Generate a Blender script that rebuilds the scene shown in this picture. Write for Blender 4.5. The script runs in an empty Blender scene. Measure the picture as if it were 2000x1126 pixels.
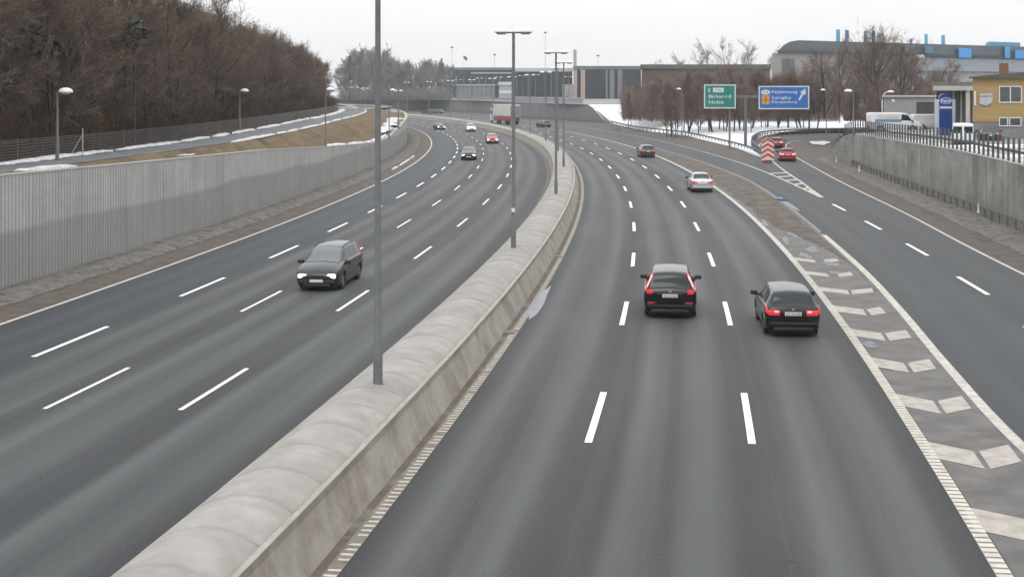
import bpy, bmesh, math, random
from math import sin, cos, pi, radians, hypot, atan2, sqrt
from mathutils import Vector, Matrix

# ------------------------------------------------------------------ camera, sky, sun, exposure
sc = bpy.context.scene
COL = sc.collection
cam_d = bpy.data.cameras.new('camera')
cam = bpy.data.objects.new('camera', cam_d)
COL.objects.link(cam)
CH, F = 7.8, 2615.0                      # camera height above the road (m), focal length in photo pixels
cam.location = (0, 0, CH)
cam.rotation_euler = (radians(90), 0, 0)
cam_d.sensor_width = 36
cam_d.lens = F / 2000 * 36
cam_d.shift_y = -(563 - 178) / 2000
cam_d.clip_start = 0.5
cam_d.clip_end = 6000
sc.camera = cam
sc.view_settings.view_transform = 'Standard'
sc.view_settings.look = 'None'
sc.view_settings.exposure = 0.0
sc.view_settings.gamma = 1.0

SUN_EL, SUN_AZ = 48, 200
w = bpy.data.worlds.new('World')
sc.world = w
w.use_nodes = True
nt = w.node_tree
nt.nodes.clear()
N = nt.nodes.new; L = nt.links.new
wo = N('ShaderNodeOutputWorld'); bg = N('ShaderNodeBackground'); L(bg.outputs[0], wo.inputs[0])
sky = N('ShaderNodeTexSky'); sky.sky_type = 'NISHITA'; sky.sun_disc = False
sky.sun_elevation = radians(SUN_EL); sky.sun_rotation = radians(SUN_AZ)
hs = N('ShaderNodeHueSaturation'); hs.inputs['Saturation'].default_value = 0.25; L(sky.outputs[0], hs.inputs['Color'])
tc = N('ShaderNodeTexCoord'); sx = N('ShaderNodeSeparateXYZ'); L(tc.outputs['Generated'], sx.inputs[0])
cz = N('ShaderNodeMath'); cz.operation = 'MAXIMUM'; L(sx.outputs[2], cz.inputs[0]); cz.inputs[1].default_value = 0
# overcast dome: radiance grows from the horizon to the zenith
rr = N('ShaderNodeMath'); rr.operation = 'MULTIPLY_ADD'; L(cz.outputs[0], rr.inputs[0]); rr.inputs[1].default_value = 12.0; rr.inputs[2].default_value = 8.3
nz = N('ShaderNodeTexNoise'); nz.inputs['Scale'].default_value = 3.0; nz.inputs['Detail'].default_value = 5
mp = N('ShaderNodeMapping'); mp.inputs['Scale'].default_value = (1, 1, 6); L(tc.outputs['Generated'], mp.inputs[0]); L(mp.outputs[0], nz.inputs['Vector'])
nr = N('ShaderNodeMapRange'); L(nz.outputs['Fac'], nr.inputs[0]); nr.inputs[3].default_value = 0.93; nr.inputs[4].default_value = 1.07
mm = N('ShaderNodeMath'); mm.operation = 'MULTIPLY'; L(rr.outputs[0], mm.inputs[0]); L(nr.outputs[0], mm.inputs[1])
cc = N('ShaderNodeVectorMath'); cc.operation = 'SCALE'; cc.inputs[0].default_value = (1.0, 1.0, 1.012); L(mm.outputs[0], cc.inputs['Scale'])
mx = N('ShaderNodeMix'); mx.data_type = 'RGBA'; mx.inputs[0].default_value = 0.10
L(cc.outputs[0], mx.inputs[6]); L(hs.outputs[0], mx.inputs[7]); L(mx.outputs[2], bg.inputs['Color'])
bg.inputs['Strength'].default_value = 0.118
sd = bpy.data.lights.new('sun', 'SUN'); sd.energy = 0.6; sd.angle = radians(25); sd.color = (1, 0.97, 0.93)
so = bpy.data.objects.new('sun', sd); COL.objects.link(so)
so.rotation_euler = (radians(90 - SUN_EL), 0, radians(180 - SUN_AZ))

R_ = random.Random(7)

# ------------------------------------------------------------------ road geometry: everything follows one circle
RC, CX, CY = 860.0, 6.9 - 860.0, 150.0
def P(u, s):
    """u metres right of the reference line, s metres along it; returns x, y"""
    t = (s - 150.0) / RC
    return (CX + (RC + u) * cos(t), CY + (RC + u) * sin(t))
def head(s):            # heading angle of travel away from the camera (local +x axis)
    return (s - 150.0) / RC + pi / 2
def us(x, y):
    return hypot(x - CX, y - CY) - RC, 150 + RC * atan2(y - CY, x - CX)
def at(px, Y, z=None, py=None):
    """world point at depth Y seen in photo column px (and row py, or at height z)"""
    x = (px - 1000) / F * Y
    if z is None: z = CH - (py - 178) * Y / F
    return Vector((x, Y, z))
def lerp(a, b, t): return a + (b - a) * t
def sst(a, b, x):
    t = min(1, max(0, (x - a) / (b - a))); return t * t * (3 - 2 * t)
def interp(tab, x):
    if x <= tab[0][0]: return tab[0][1]
    for (a, va), (b, vb) in zip(tab, tab[1:]):
        if x <= b: return va + (vb - va) * (x - a) / (b - a)
    return tab[-1][1]
def spline(pts, step=2.0):
    """Catmull-Rom through the points, resampled"""
    out = []
    n = len(pts)
    for i in range(n - 1):
        p0 = Vector(pts[max(i - 1, 0)]); p1 = Vector(pts[i]); p2 = Vector(pts[i + 1]); p3 = Vector(pts[min(i + 2, n - 1)])
        k = max(1, int((p2 - p1).length / step))
        for j in range(k):
            t = j / k
            out.append(0.5 * ((2 * p1) + (p2 - p0) * t + (2 * p0 - 5 * p1 + 4 * p2 - p3) * t * t + (3 * p1 - p0 - 3 * p2 + p3) * t ** 3))
    out.append(Vector(pts[-1]))
    return out

# ------------------------------------------------------------------ mesh helpers
class MB:
    def __init__(s): s.v = []; s.f = []; s.uv = {}; s.m = []; s.cm = 0
    def vert(s, p, uv=None):
        s.v.append(tuple(p))
        if uv is not None: s.uv[len(s.v) - 1] = uv
        return len(s.v) - 1
    def face(s, *i): s.f.append(tuple(i)); s.m.append(s.cm)
    def box(s, x0, x1, y0, y1, z0, z1, M=None):
        c = [(x0, y0, z0), (x1, y0, z0), (x1, y1, z0), (x0, y1, z0), (x0, y0, z1), (x1, y0, z1), (x1, y1, z1), (x0, y1, z1)]
        if M is not None: c = [M @ Vector(p) for p in c]
        b = len(s.v); s.v += [tuple(p) for p in c]
        for f in ((0, 3, 2, 1), (4, 5, 6, 7), (0, 1, 5, 4), (1, 2, 6, 5), (2, 3, 7, 6), (3, 0, 4, 7)): s.face(*[b + k for k in f])
        return s
    def bbox(s, x0, x1, y0, y1, z0, z1, r=0.02, M=None):
        """box with chamfered vertical and horizontal edges"""
        bm = bmesh.new(); bmesh.ops.create_cube(bm, size=1)
        for v in bm.verts: v.co = Vector((lerp(x0, x1, v.co.x + .5), lerp(y0, y1, v.co.y + .5), lerp(z0, z1, v.co.z + .5)))
        bmesh.ops.bevel(bm, geom=bm.edges[:], offset=r, segments=2, affect='EDGES', profile=.6)
        return s.addbm(bm, M)
    def addbm(s, bm, M=None):
        b = len(s.v); bm.verts.index_update()
        for v in bm.verts: s.v.append(tuple(M @ v.co if M is not None else v.co))
        for f in bm.faces: s.face(*[b + v.index for v in f.verts])
        bm.free(); return s
    def tube(s, pts, rad, n=8, cap=True):
        pts = [Vector(p) for p in pts]
        if not isinstance(rad, (list, tuple)): rad = [rad] * len(pts)
        b = len(s.v); up = Vector((0, 0, 1))
        for i, p in enumerate(pts):
            d = (pts[min(i + 1, len(pts) - 1)] - pts[max(i - 1, 0)]).normalized()
            a = d.cross(up)
            if a.length < .05: a = d.cross(Vector((1, 0, 0)))
            a.normalize(); c = d.cross(a)
            for k in range(n):
                t = 2 * pi * k / n; s.v.append(tuple(p + (a * cos(t) + c * sin(t)) * rad[i]))
        for i in range(len(pts) - 1):
            for k in range(n):
                s.face(b + i * n + k, b + i * n + (k + 1) % n, b + (i + 1) * n + (k + 1) % n, b + (i + 1) * n + k)
        if cap:
            s.face(*[b + k for k in range(n)][::-1]); s.face(*[b + (len(pts) - 1) * n + k for k in range(n)])
        return s
    def ribbon(s, p, q, wd, wq=None):
        """thin three-sided sliver standing for a twig"""
        p = Vector(p); q = Vector(q); d = (q - p)
        a = d.cross(Vector((R_.random() - .5, R_.random() - .5, R_.random() - .5))); a.normalize()
        c = d.cross(a); c.normalize()
        b = len(s.v)
        s.v += [tuple(p + a * wd), tuple(p - a * wd * .5 + c * wd * .87), tuple(p - a * wd * .5 - c * wd * .87), tuple(q)]
        s.face(b, b + 1, b + 3); s.face(b + 1, b + 2, b + 3); s.face(b + 2, b, b + 3)
    def sheet(s, rows, uvrows=None, flip=False):
        b = len(s.v); n = len(rows[0])
        for i, r in enumerate(rows):
            for j, p in enumerate(r):
                s.vert(p, uvrows[i][j] if uvrows else None)
        for i in range(len(rows) - 1):
            for j in range(n - 1):
                q = (b + i * n + j, b + i * n + j + 1, b + (i + 1) * n + j + 1, b + (i + 1) * n + j)
                s.face(*(q[::-1] if flip else q))
        return s
    def prism(s, poly, a, b, M=None, axis='y'):
        """extrude a closed 2-D polygon (p, q) along an axis from a to b"""
        f = {'y': lambda p, t: (p[0], t, p[1]), 'x': lambda p, t: (t, p[0], p[1]), 'z': lambda p, t: (p[0], p[1], t)}[axis]
        n = len(poly); k = len(s.v)
        for t in (a, b):
            for p in poly:
                q = Vector(f(p, t)); s.v.append(tuple(M @ q if M is not None else q))
        s.face(*[k + i for i in range(n)]); s.face(*[k + n + i for i in range(n)][::-1])
        for i in range(n): s.face(k + i, k + n + i, k + n + (i + 1) % n, k + (i + 1) % n)
        return s
    def build(s, name, mats, parent=None, smooth=False, norm=True, loc=None, rz=None, angle=None):
        me = bpy.data.meshes.new(name); me.from_pydata(s.v, [], s.f)
        if not isinstance(mats, (list, tuple)): mats = [mats]
        for m in mats: me.materials.append(m)
        if len(mats) > 1: me.polygons.foreach_set('material_index', s.m)
        if s.uv:
            ul = me.uv_layers.new(name='UVMap')
            for lp in me.loops:
                if lp.vertex_index in s.uv: ul.data[lp.index].uv = s.uv[lp.vertex_index]
        if norm:
            bm = bmesh.new(); bm.from_mesh(me); bmesh.ops.recalc_face_normals(bm, faces=bm.faces[:]); bm.to_mesh(me); bm.free()
        if smooth: me.polygons.foreach_set('use_smooth', [True] * len(me.polygons))
        if angle is not None:
            me.polygons.foreach_set('use_smooth', [True] * len(me.polygons)); me.set_sharp_from_angle(angle=radians(angle))
        me.update()
        o = bpy.data.objects.new(name, me); COL.objects.link(o)
        if parent is not None: o.parent = parent
        if loc is not None: o.location = loc
        if rz is not None: o.rotation_euler.z = rz
        return o
def tag(o, label=None, cat=None, group=None, kind=None):
    if label: o['label'] = label
    if cat: o['category'] = cat
    if group: o['group'] = group
    if kind: o['kind'] = kind
    return o
def empty(name, loc=(0, 0, 0), rz=0, label=None, cat=None, group=None):
    o = bpy.data.objects.new(name, None); COL.objects.link(o)
    o.location = loc; o.rotation_euler.z = rz
    o.empty_display_size = .3
    return tag(o, label, cat, group)
def copy_tree(o, parent=None):
    c = o.copy(); COL.objects.link(c)
    if parent is not None: c.parent = parent
    for ch in [k for k in bpy.data.objects if k.parent == o]: copy_tree(ch, c)
    return c
def struct(o): o['kind'] = 'structure'; return o

# ------------------------------------------------------------------ materials
def mat(name, c1, c2=None, scale=3.0, rough=.8, metal=0.0, bump=0.0, bscale=None, stretch=(1, 1, 1), coord='Object', emit=None, es=0, coat=0, spec=None, detail=6, lo=.35, hi=.65, c3=None, s3=.6, lo3=.55, hi3=.7, bdist=.02):
    m = bpy.data.materials.new(name); m.use_nodes = True
    t = m.node_tree; b = t.nodes['Principled BSDF']; N = t.nodes.new; L = t.links.new
    b.inputs['Roughness'].default_value = rough; b.inputs['Metallic'].default_value = metal
    if spec is not None: b.inputs['Specular IOR Level'].default_value = spec
    if coat: b.inputs['Coat Weight'].default_value = coat; b.inputs['Coat Roughness'].default_value = .05
    b.inputs['Base Color'].default_value = (*c1, 1)
    tcn = N('ShaderNodeTexCoord'); mpn = N('ShaderNodeMapping'); mpn.inputs['Scale'].default_value = stretch; L(tcn.outputs[coord], mpn.inputs[0])
    m['vec'] = 1
    if c2 is not None:
        n = N('ShaderNodeTexNoise'); n.inputs['Scale'].default_value = scale; n.inputs['Detail'].default_value = detail; n.inputs['Roughness'].default_value = .6; L(mpn.outputs[0], n.inputs['Vector'])
        r = N('ShaderNodeMapRange'); L(n.outputs['Fac'], r.inputs[0]); r.inputs[1].default_value = lo; r.inputs[2].default_value = hi
        x = N('ShaderNodeMix'); x.data_type = 'RGBA'; L(r.outputs[0], x.inputs[0]); x.inputs[6].default_value = (*c1, 1); x.inputs[7].default_value = (*c2, 1)
        out = x.outputs[2]
        if c3 is not None:
            n3 = N('ShaderNodeTexNoise'); n3.inputs['Scale'].default_value = s3; n3.inputs['Detail'].default_value = 8; n3.inputs['Roughness'].default_value = .65; L(mpn.outputs[0], n3.inputs['Vector'])
            r3 = N('ShaderNodeMapRange'); L(n3.outputs['Fac'], r3.inputs[0]); r3.inputs[1].default_value = lo3; r3.inputs[2].default_value = hi3
            x3 = N('ShaderNodeMix'); x3.data_type = 'RGBA'; L(r3.outputs[0], x3.inputs[0]); L(out, x3.inputs[6]); x3.inputs[7].default_value = (*c3, 1); out = x3.outputs[2]
        L(out, b.inputs['Base Color'])
    if bump:
        n2 = N('ShaderNodeTexNoise'); n2.inputs['Scale'].default_value = bscale or scale * 4; n2.inputs['Detail'].default_value = 6; L(mpn.outputs[0], n2.inputs['Vector'])
        bp = N('ShaderNodeBump'); bp.inputs['Strength'].default_value = bump; bp.inputs['Distance'].default_value = bdist; L(n2.outputs['Fac'], bp.inputs['Height']); L(bp.outputs[0], b.inputs['Normal'])
    if emit: b.inputs['Emission Color'].default_value = (*emit, 1); b.inputs['Emission Strength'].default_value = es
    return m

def road_mat(name, dark, light, lane, off, amt=1.0, newlane=None, newcol=None):
    """asphalt with polished wheel tracks that follow the lanes: uv.x metres across, uv.y metres along"""
    m = bpy.data.materials.new(name); m.use_nodes = True
    t = m.node_tree; b = t.nodes['Principled BSDF']; N = t.nodes.new; L = t.links.new
    uv = N('ShaderNodeUVMap'); uv.uv_map = 'UVMap'
    sp = N('ShaderNodeSeparateXYZ'); L(uv.outputs[0], sp.inputs[0])
    def noise(sc3, scale, detail=5, rough=.6):
        mp = N('ShaderNodeMapping'); mp.inputs['Scale'].default_value = sc3; L(uv.outputs[0], mp.inputs[0])
        n = N('ShaderNodeTexNoise'); n.inputs['Scale'].default_value = scale; n.inputs['Detail'].default_value = detail; n.inputs['Roughness'].default_value = rough; L(mp.outputs[0], n.inputs['Vector']); return n.outputs['Fac']
    def math(op, a, c, d=None):
        q = N('ShaderNodeMath'); q.operation = op
        for k, val in enumerate((a, c, d)):
            if val is None: continue
            if isinstance(val, (int, float)): q.inputs[k].default_value = val
            else: L(val, q.inputs[k])
        return q.outputs[0]
    wob = math('MULTIPLY_ADD', noise((1, .03, 1), .6, 3), .9, -.45)
    uu = math('ADD', sp.outputs[0], wob)
    fr = math('FRACT', math('DIVIDE', math('SUBTRACT', uu, off), lane), 0)
    cr = N('ShaderNodeValToRGB'); L(fr, cr.inputs[0])
    e = cr.color_ramp; e.interpolation = 'EASE'
    e.elements[0].position = 0; e.elements[0].color = (.0, .0, .0, 1); e.elements[1].position = 1; e.elements[1].color = (0, 0, 0, 1)
    for ps, vl in ((.12, .12), (.29, 1), (.40, .55), (.5, .30), (.60, .62), (.74, .95), (.88, .15)):
        q = e.elements.new(ps); q.color = (vl, vl, vl, 1)
    streak = noise((1.0, .014, 1), 1.5, 3, .5)
    fine = noise((1, .6, 1), 14, 8, .8)
    grain = noise((1, 1, 1), 40, 3, .8)
    patch = noise((1, .25, 1), .25, 4)
    f = math('MULTIPLY_ADD', cr.outputs[0], .50 * amt, math('MULTIPLY_ADD', streak, .6, -.28))
    f = math('ADD', f, math('MULTIPLY_ADD', fine, .9, -.43))
    f = math('ADD', f, math('MULTIPLY_ADD', patch, .6, -.24))
    f = math('ADD', f, math('MULTIPLY_ADD', grain, 1.3, -.65))
    # hairline seam with pale dust and small tar spots
    seam = math('LESS_THAN', math('ABSOLUTE', math('SUBTRACT', math('ADD', uu, math('MULTIPLY_ADD', noise((1, .4, 1), 1.2, 4), .25, -.12)), off + lane * 2.07), 0), .018)
    f = math('ADD', f, math('MULTIPLY', seam, .09))
    spots = math('GREATER_THAN', noise((1, .8, 1), 5.5, 2, .4), .735)
    f = math('SUBTRACT', f, math('MULTIPLY', spots, .22))
    fc = N('ShaderNodeClamp'); L(f, fc.inputs[0])
    x = N('ShaderNodeMix'); x.data_type = 'RGBA'; L(fc.outputs[0], x.inputs[0]); x.inputs[6].default_value = (*dark, 1); x.inputs[7].default_value = (*light, 1)
    out = x.outputs[2]
    if newlane is not None:
        c = math('LESS_THAN', sp.outputs[0], newlane)
        y = N('ShaderNodeMix'); y.data_type = 'RGBA'; L(c, y.inputs[0]); L(out, y.inputs[6])
        y2 = N('ShaderNodeMix'); y2.data_type = 'RGBA'; y2.inputs[0].default_value = .62; L(out, y2.inputs[6]); y2.inputs[7].default_value = (*newcol, 1); L(y2.outputs[2], y.inputs[7]); out = y.outputs[2]
    L(out, b.inputs['Base Color'])
    b.inputs['Roughness'].default_value = .66; b.inputs['Specular IOR Level'].default_value = .30
    bp = N('ShaderNodeBump'); bp.inputs['Strength'].default_value = .35; bp.inputs['Distance'].default_value = .006; L(grain, bp.inputs['Height']); L(bp.outputs[0], b.inputs['Normal'])
    return m

def wall_mat(name, c1, c2, stain, rib=True, stain_z=2.25, soft=.12):
    """board-ribbed concrete: uv.x metres along, uv.y metres up"""
    m = bpy.data.materials.new(name); m.use_nodes = True
    t = m.node_tree; b = t.nodes['Principled BSDF']; N = t.nodes.new; L = t.links.new
    uv = N('ShaderNodeUVMap'); uv.uv_map = 'UVMap'; sp = N('ShaderNodeSeparateXYZ'); L(uv.outputs[0], sp.inputs[0])
    def noise(sc3, scale, detail=6):
        mp = N('ShaderNodeMapping'); mp.inputs['Scale'].default_value = sc3; L(uv.outputs[0], mp.inputs[0])
        n = N('ShaderNodeTexNoise'); n.inputs['Scale'].default_value = scale; n.inputs['Detail'].default_value = detail; n.inputs['Roughness'].default_value = .65; L(mp.outputs[0], n.inputs['Vector']); return n.outputs['Fac']
    def math(op, a, c, d=None):
        q = N('ShaderNodeMath'); q.operation = op
        for k, val in enumerate((a, c, d)):
            if val is None: continue
            if isinstance(val, (int, float)): q.inputs[k].default_value = val
            else: L(val, q.inputs[k])
        return q.outputs[0]
    def mixc(f, a, c):
        x = N('ShaderNodeMix'); x.data_type = 'RGBA'; L(f, x.inputs[0])
        for k, q in ((6, a), (7, c)):
            if isinstance(q, tuple): x.inputs[k].default_value = (*q, 1)
            else: L(q, x.inputs[k])
        return x.outputs[2]
    streak = noise((1, .07, 1), 1.9); cloud = noise((.35, .6, 1), .8); fine = noise((1, .25, 1), 14, 5)
    s2 = N('ShaderNodeMapRange'); L(math('ADD', math('MULTIPLY', streak, .5), math('MULTIPLY', cloud, .5)), s2.inputs[0]); s2.inputs[1].default_value = .41; s2.inputs[2].default_value = .58
    col = mixc(s2.outputs[0], c1, c2)
    zz = math('ADD', sp.outputs[1], math('MULTIPLY_ADD', noise((.08, .1, 1), 1.0, 2), .9, -.45))
    st = N('ShaderNodeMapRange'); L(zz, st.inputs[0]); st.inputs[1].default_value = stain_z - soft; st.inputs[2].default_value = stain_z + soft; st.inputs[3].default_value = .55; st.inputs[4].default_value = 0
    col = mixc(st.outputs[0], col, stain)
    # joints between cast panels every 5.2 m
    fr = math('FRACT', math('DIVIDE', sp.outputs[0], 5.2), 0); jn = math('LESS_THAN', fr, .012)
    rb = math('SINE', math('MULTIPLY', sp.outputs[0], 2 * pi / .3), 0)
    h = math('ADD', math('MULTIPLY', rb, .5 if rib else 0.0), math('MULTIPLY', jn, -1.0))
    rbd = N('ShaderNodeMapRange'); L(math('ADD', rb if rib else jn, math('MULTIPLY_ADD', fine, 1.6, -.8)), rbd.inputs[0]); rbd.inputs[1].default_value = -1.4; rbd.inputs[2].default_value = .2; rbd.inputs[3].default_value = .55 if rib else .25; rbd.inputs[4].default_value = 0
    col = mixc(rbd.outputs[0], col, tuple(k * .55 for k in stain))
    col = mixc(math('MULTIPLY', jn, .6), col, tuple(k * .5 for k in stain))
    L(col, b.inputs['Base Color']); b.inputs['Roughness'].default_value = .9; b.inputs['Specular IOR Level'].default_value = .25
    hh = math('ADD', h, math('MULTIPLY', fine, .6))
    bp = N('ShaderNodeBump'); bp.inputs['Strength'].default_value = .8; bp.inputs['Distance'].default_value = .03; L(hh, bp.inputs['Height']); L(bp.outputs[0], b.inputs['Normal'])
    return m

def add_joints(m, period, wdt, dark, tint=.12):
    t = m.node_tree; N = t.nodes.new; L = t.links.new; b = t.nodes['Principled BSDF']; src = b.inputs['Base Color'].links[0].from_socket
    uv = N('ShaderNodeUVMap'); uv.uv_map = 'UVMap'; sp = N('ShaderNodeSeparateXYZ'); L(uv.outputs[0], sp.inputs[0])
    d = N('ShaderNodeMath'); d.operation = 'DIVIDE'; L(sp.outputs[1], d.inputs[0]); d.inputs[1].default_value = period
    f = N('ShaderNodeMath'); f.operation = 'FRACT'; L(d.outputs[0], f.inputs[0])
    g = N('ShaderNodeMath'); g.operation = 'LESS_THAN'; L(f.outputs[0], g.inputs[0]); g.inputs[1].default_value = wdt
    fl = N('ShaderNodeMath'); fl.operation = 'FLOOR'; L(d.outputs[0], fl.inputs[0])
    wn = N('ShaderNodeTexWhiteNoise'); wn.noise_dimensions = '1D'; L(fl.outputs[0], wn.inputs['W'])
    mr = N('ShaderNodeMapRange'); L(wn.outputs['Value'], mr.inputs[0]); mr.inputs[3].default_value = 1 - tint; mr.inputs[4].default_value = 1 + tint * .4
    hv = N('ShaderNodeVectorMath'); hv.operation = 'SCALE'; L(src, hv.inputs[0]); L(mr.outputs[0], hv.inputs['Scale'])
    mx = N('ShaderNodeMix'); mx.data_type = 'RGBA'; L(g.outputs[0], mx.inputs[0]); L(hv.outputs[0], mx.inputs[6]); mx.inputs[7].default_value = (*dark, 1)
    L(mx.outputs[2], b.inputs['Base Color'])
ASPH_R = road_mat('asphalt_right', (.019, .0215, .0235), (.098, .103, .103), 3.6, -.35)
ASPH_L = road_mat('asphalt_left', (.018, .021, .0235), (.096, .102, .104), 3.38, -17.15, newlane=-13.8, newcol=(.024, .031, .038))
ASPH_S = road_mat('asphalt_ramp', (.028, .032, .035), (.062, .067, .069), 4.0, 0, .7)
WALL_L = wall_mat('ribbed_concrete', (.34, .345, .335), (.45, .45, .435), (.20, .198, .188))
WALL_R = wall_mat('streaked_concrete', (.17, .17, .158), (.34, .337, .315), (.17, .166, .152), rib=False, stain_z=1.2, soft=1.2)
WALL_F = wall_mat('plain_concrete', (.15, .152, .15), (.19, .19, .185), (.12, .12, .12), rib=False, stain_z=.5, soft=.5)
CONC = mat('barrier_concrete', (.245, .235, .218), (.315, .303, .283), 1.6, .88, bump=.12, bscale=30, c3=(.235, .22, .195), s3=1.1, lo3=.54, hi3=.72)
CONC_SIDE = mat('barrier_side', (.245, .225, .195), (.32, .30, .265), 1.1, .9, bump=.15, bscale=20, c3=(.15, .12, .085), s3=.9, lo3=.46, hi3=.74)
add_joints(CONC, 1.65, .030, (.12, .112, .10))
PAINT = mat('road_paint', (.74, .74, .73), (.34, .34, .335), 14, .7, lo=.52, hi=.82)
PAINT_OLD = mat('worn_road_paint', (.46, .44, .39), (.27, .255, .23), 3, .8, lo=.4, hi=.72)
PAINT_PALE = mat('faded_island_paint', (.37, .34, .305), (.21, .195, .18), 2.6, .85, lo=.42, hi=.78)
DIRT = mat('wet_brown_dirt', (.058, .046, .037), (.10, .080, .065), 1.6, .9, bump=.6, bscale=9, c3=(.036, .032, .029), s3=.5)
GRAVEL = mat('dirty_rubble', (.085, .078, .070), (.16, .15, .138), 2.5, .95, bump=.8, bscale=8, bdist=.05, c3=(.042, .038, .033), s3=1.2, lo3=.50, hi3=.70)
GORE = mat('dirty_island_asphalt', (.075, .072, .068), (.125, .119, .112), 1.1, .75, bump=.3, bscale=30, c3=(.065, .055, .047), s3=.35)
SNOW = mat('old_snow', (.58, .59, .61), (.40, .395, .39), 2.2, .7, bump=.6, bscale=3, bdist=.06)
SNOWF = mat('snow_field', (.68, .70, .73), (.60, .61, .63), .25, .75, bump=.6, bscale=.8, bdist=.2, c3=(.14, .115, .09), s3=.13, lo3=.60, hi3=.72)
GRASSB = mat('dead_grass', (.105, .072, .032), (.160, .118, .058), 1.1, .95, bump=1, bscale=7, bdist=.15, c3=(.075, .045, .027), s3=.4, lo3=.46, hi3=.66)
WOODF = mat('woodland_floor', (.05, .036, .024), (.10, .066, .042), .8, 1, bump=.8, bscale=5, bdist=.1, c3=(.07, .06, .03), s3=.2)
PATHM = mat('path_asphalt', (.085, .095, .105), (.13, .14, .145), .6, .8, c3=(.17, .17, .17), s3=.3)
GROUND = mat('ground_soil', (.11, .10, .085), (.16, .15, .13), .2, 1, bump=.3)
YARD = mat('yard_slush', (.15, .145, .14), (.27, .265, .265), .22, .9, bump=.4, c3=(.60, .61, .63), s3=.16, lo3=.54, hi3=.60)
PUDDLE = mat('puddle_water', (.075, .076, .085), (.125, .125, .14), 2.5, .42, spec=.4)
STEEL = mat('galvanised_steel', (.105, .113, .113), (.14, .148, .147), 3, .6, .1)
STEEL_D = mat('weathered_steel', (.12, .125, .125), (.18, .18, .175), 4, .6, .4)
LAMPW = mat('lamp_white', (.62, .62, .62), (.7, .7, .7), 4, .4)
LAMPG = mat('lamp_grey_glass', (.38, .40, .40), (.45, .46, .46), 6, .25)
RAILD = mat('dark_rail', (.055, .065, .065), (.09, .10, .10), 5, .6, .3)
BARK = mat('bark', (.038, .031, .027), (.062, .053, .047), 3, .95)
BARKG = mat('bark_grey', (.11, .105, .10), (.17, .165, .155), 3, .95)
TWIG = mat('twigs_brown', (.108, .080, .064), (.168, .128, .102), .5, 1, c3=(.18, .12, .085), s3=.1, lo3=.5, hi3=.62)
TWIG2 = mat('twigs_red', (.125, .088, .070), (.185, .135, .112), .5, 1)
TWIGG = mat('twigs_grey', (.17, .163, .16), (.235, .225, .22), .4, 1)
EVERG = mat('evergreen_foliage', (.022, .04, .022), (.05, .075, .04), 2, .9)
IVY = mat('ivy_leaves', (.03, .05, .02), (.06, .07, .03), 3, .8)

# ------------------------------------------------------------------ ground and road sheets
S0, S1 = 8, 640
def srange(a, b, st):
    n = max(1, int(math.ceil((b - a) / st))); return [a + (b - a) * i / n for i in range(n + 1)]
def band(name, u0, u1, s0, s1, z, m, nu=1, st=3, zf=None, smooth=False):
    mb = MB(); rows = []; uvs = []
    for s in srange(s0, s1, st):
        a = u0(s) if callable(u0) else u0; b = u1(s) if callable(u1) else u1
        r = []; q = []
        for k in range(nu + 1):
            u = lerp(a, b, k / nu); x, y = P(u, s); r.append((x, y, zf(u, s, k / nu) if zf else z)); q.append((u, s))
        rows.append(r); uvs.append(q)
    mb.sheet(rows, uvs)
    return mb.build(name, m, norm=False, smooth=smooth)
g = MB().sheet([[(-4000, -200, -.06), (4000, -200, -.06)], [(-4000, 5000, -.06), (4000, 5000, -.06)]]).build('ground', GROUND, norm=False); struct(g)

struct(band('road', -18.9, -2.4, S0, S1, 0.0, ASPH_L, 4))
struct(band('road', -1.1, 10.9, S0, S1, 0.0, ASPH_R, 4))

def line_fn(tab):
    pts = spline([(x, y, 0) for x, y in tab], 1.5); return [(p.x, p.y) for p in pts]
E_OUT = 10.75
ramp_left = [(9.9, 8), (10.6, 20), (11.2, 29.4), (12.4, 38.3), (13.75, 47.1), (15.1, 56.7), (16.3, 67), (17.75, 80.6), (19.3, 97), (20.6, 115), (21.0, 130), (20.9, 150), (20.4, 166), (19.6, 185), (17.6, 215), (13, 262), (3, 320), (-12, 380), (-36, 450), (-68, 520)]
coll_right = [(22.7, 98.6), (24.1, 122), (24.8, 141.7), (24.8, 154.5), (24.4, 179), (23, 213.6), (19.8, 250), (14.5, 290), (6, 335), (-6, 385), (-26, 445), (-60, 520)]
slip_left = [(22.7, 98.6), (24.6, 113), (26.2, 127), (27.8, 140), (29.8, 155), (32.6, 175), (36.5, 197), (41.5, 213), (48.5, 225), (57, 231.5), (72, 236), (120, 240)]
ramp_right = [(16.8, 8), (18.9, 28), (20.4, 42), (21.85, 57), (23.1, 68.4), (25.2, 85.7), (27.85, 110.9), (30.4, 132.5), (34.0, 161), (37.0, 180), (40.5, 197), (44.5, 209.5), (50, 217.5), (58, 223), (80, 227.5), (120, 230)]

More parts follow.
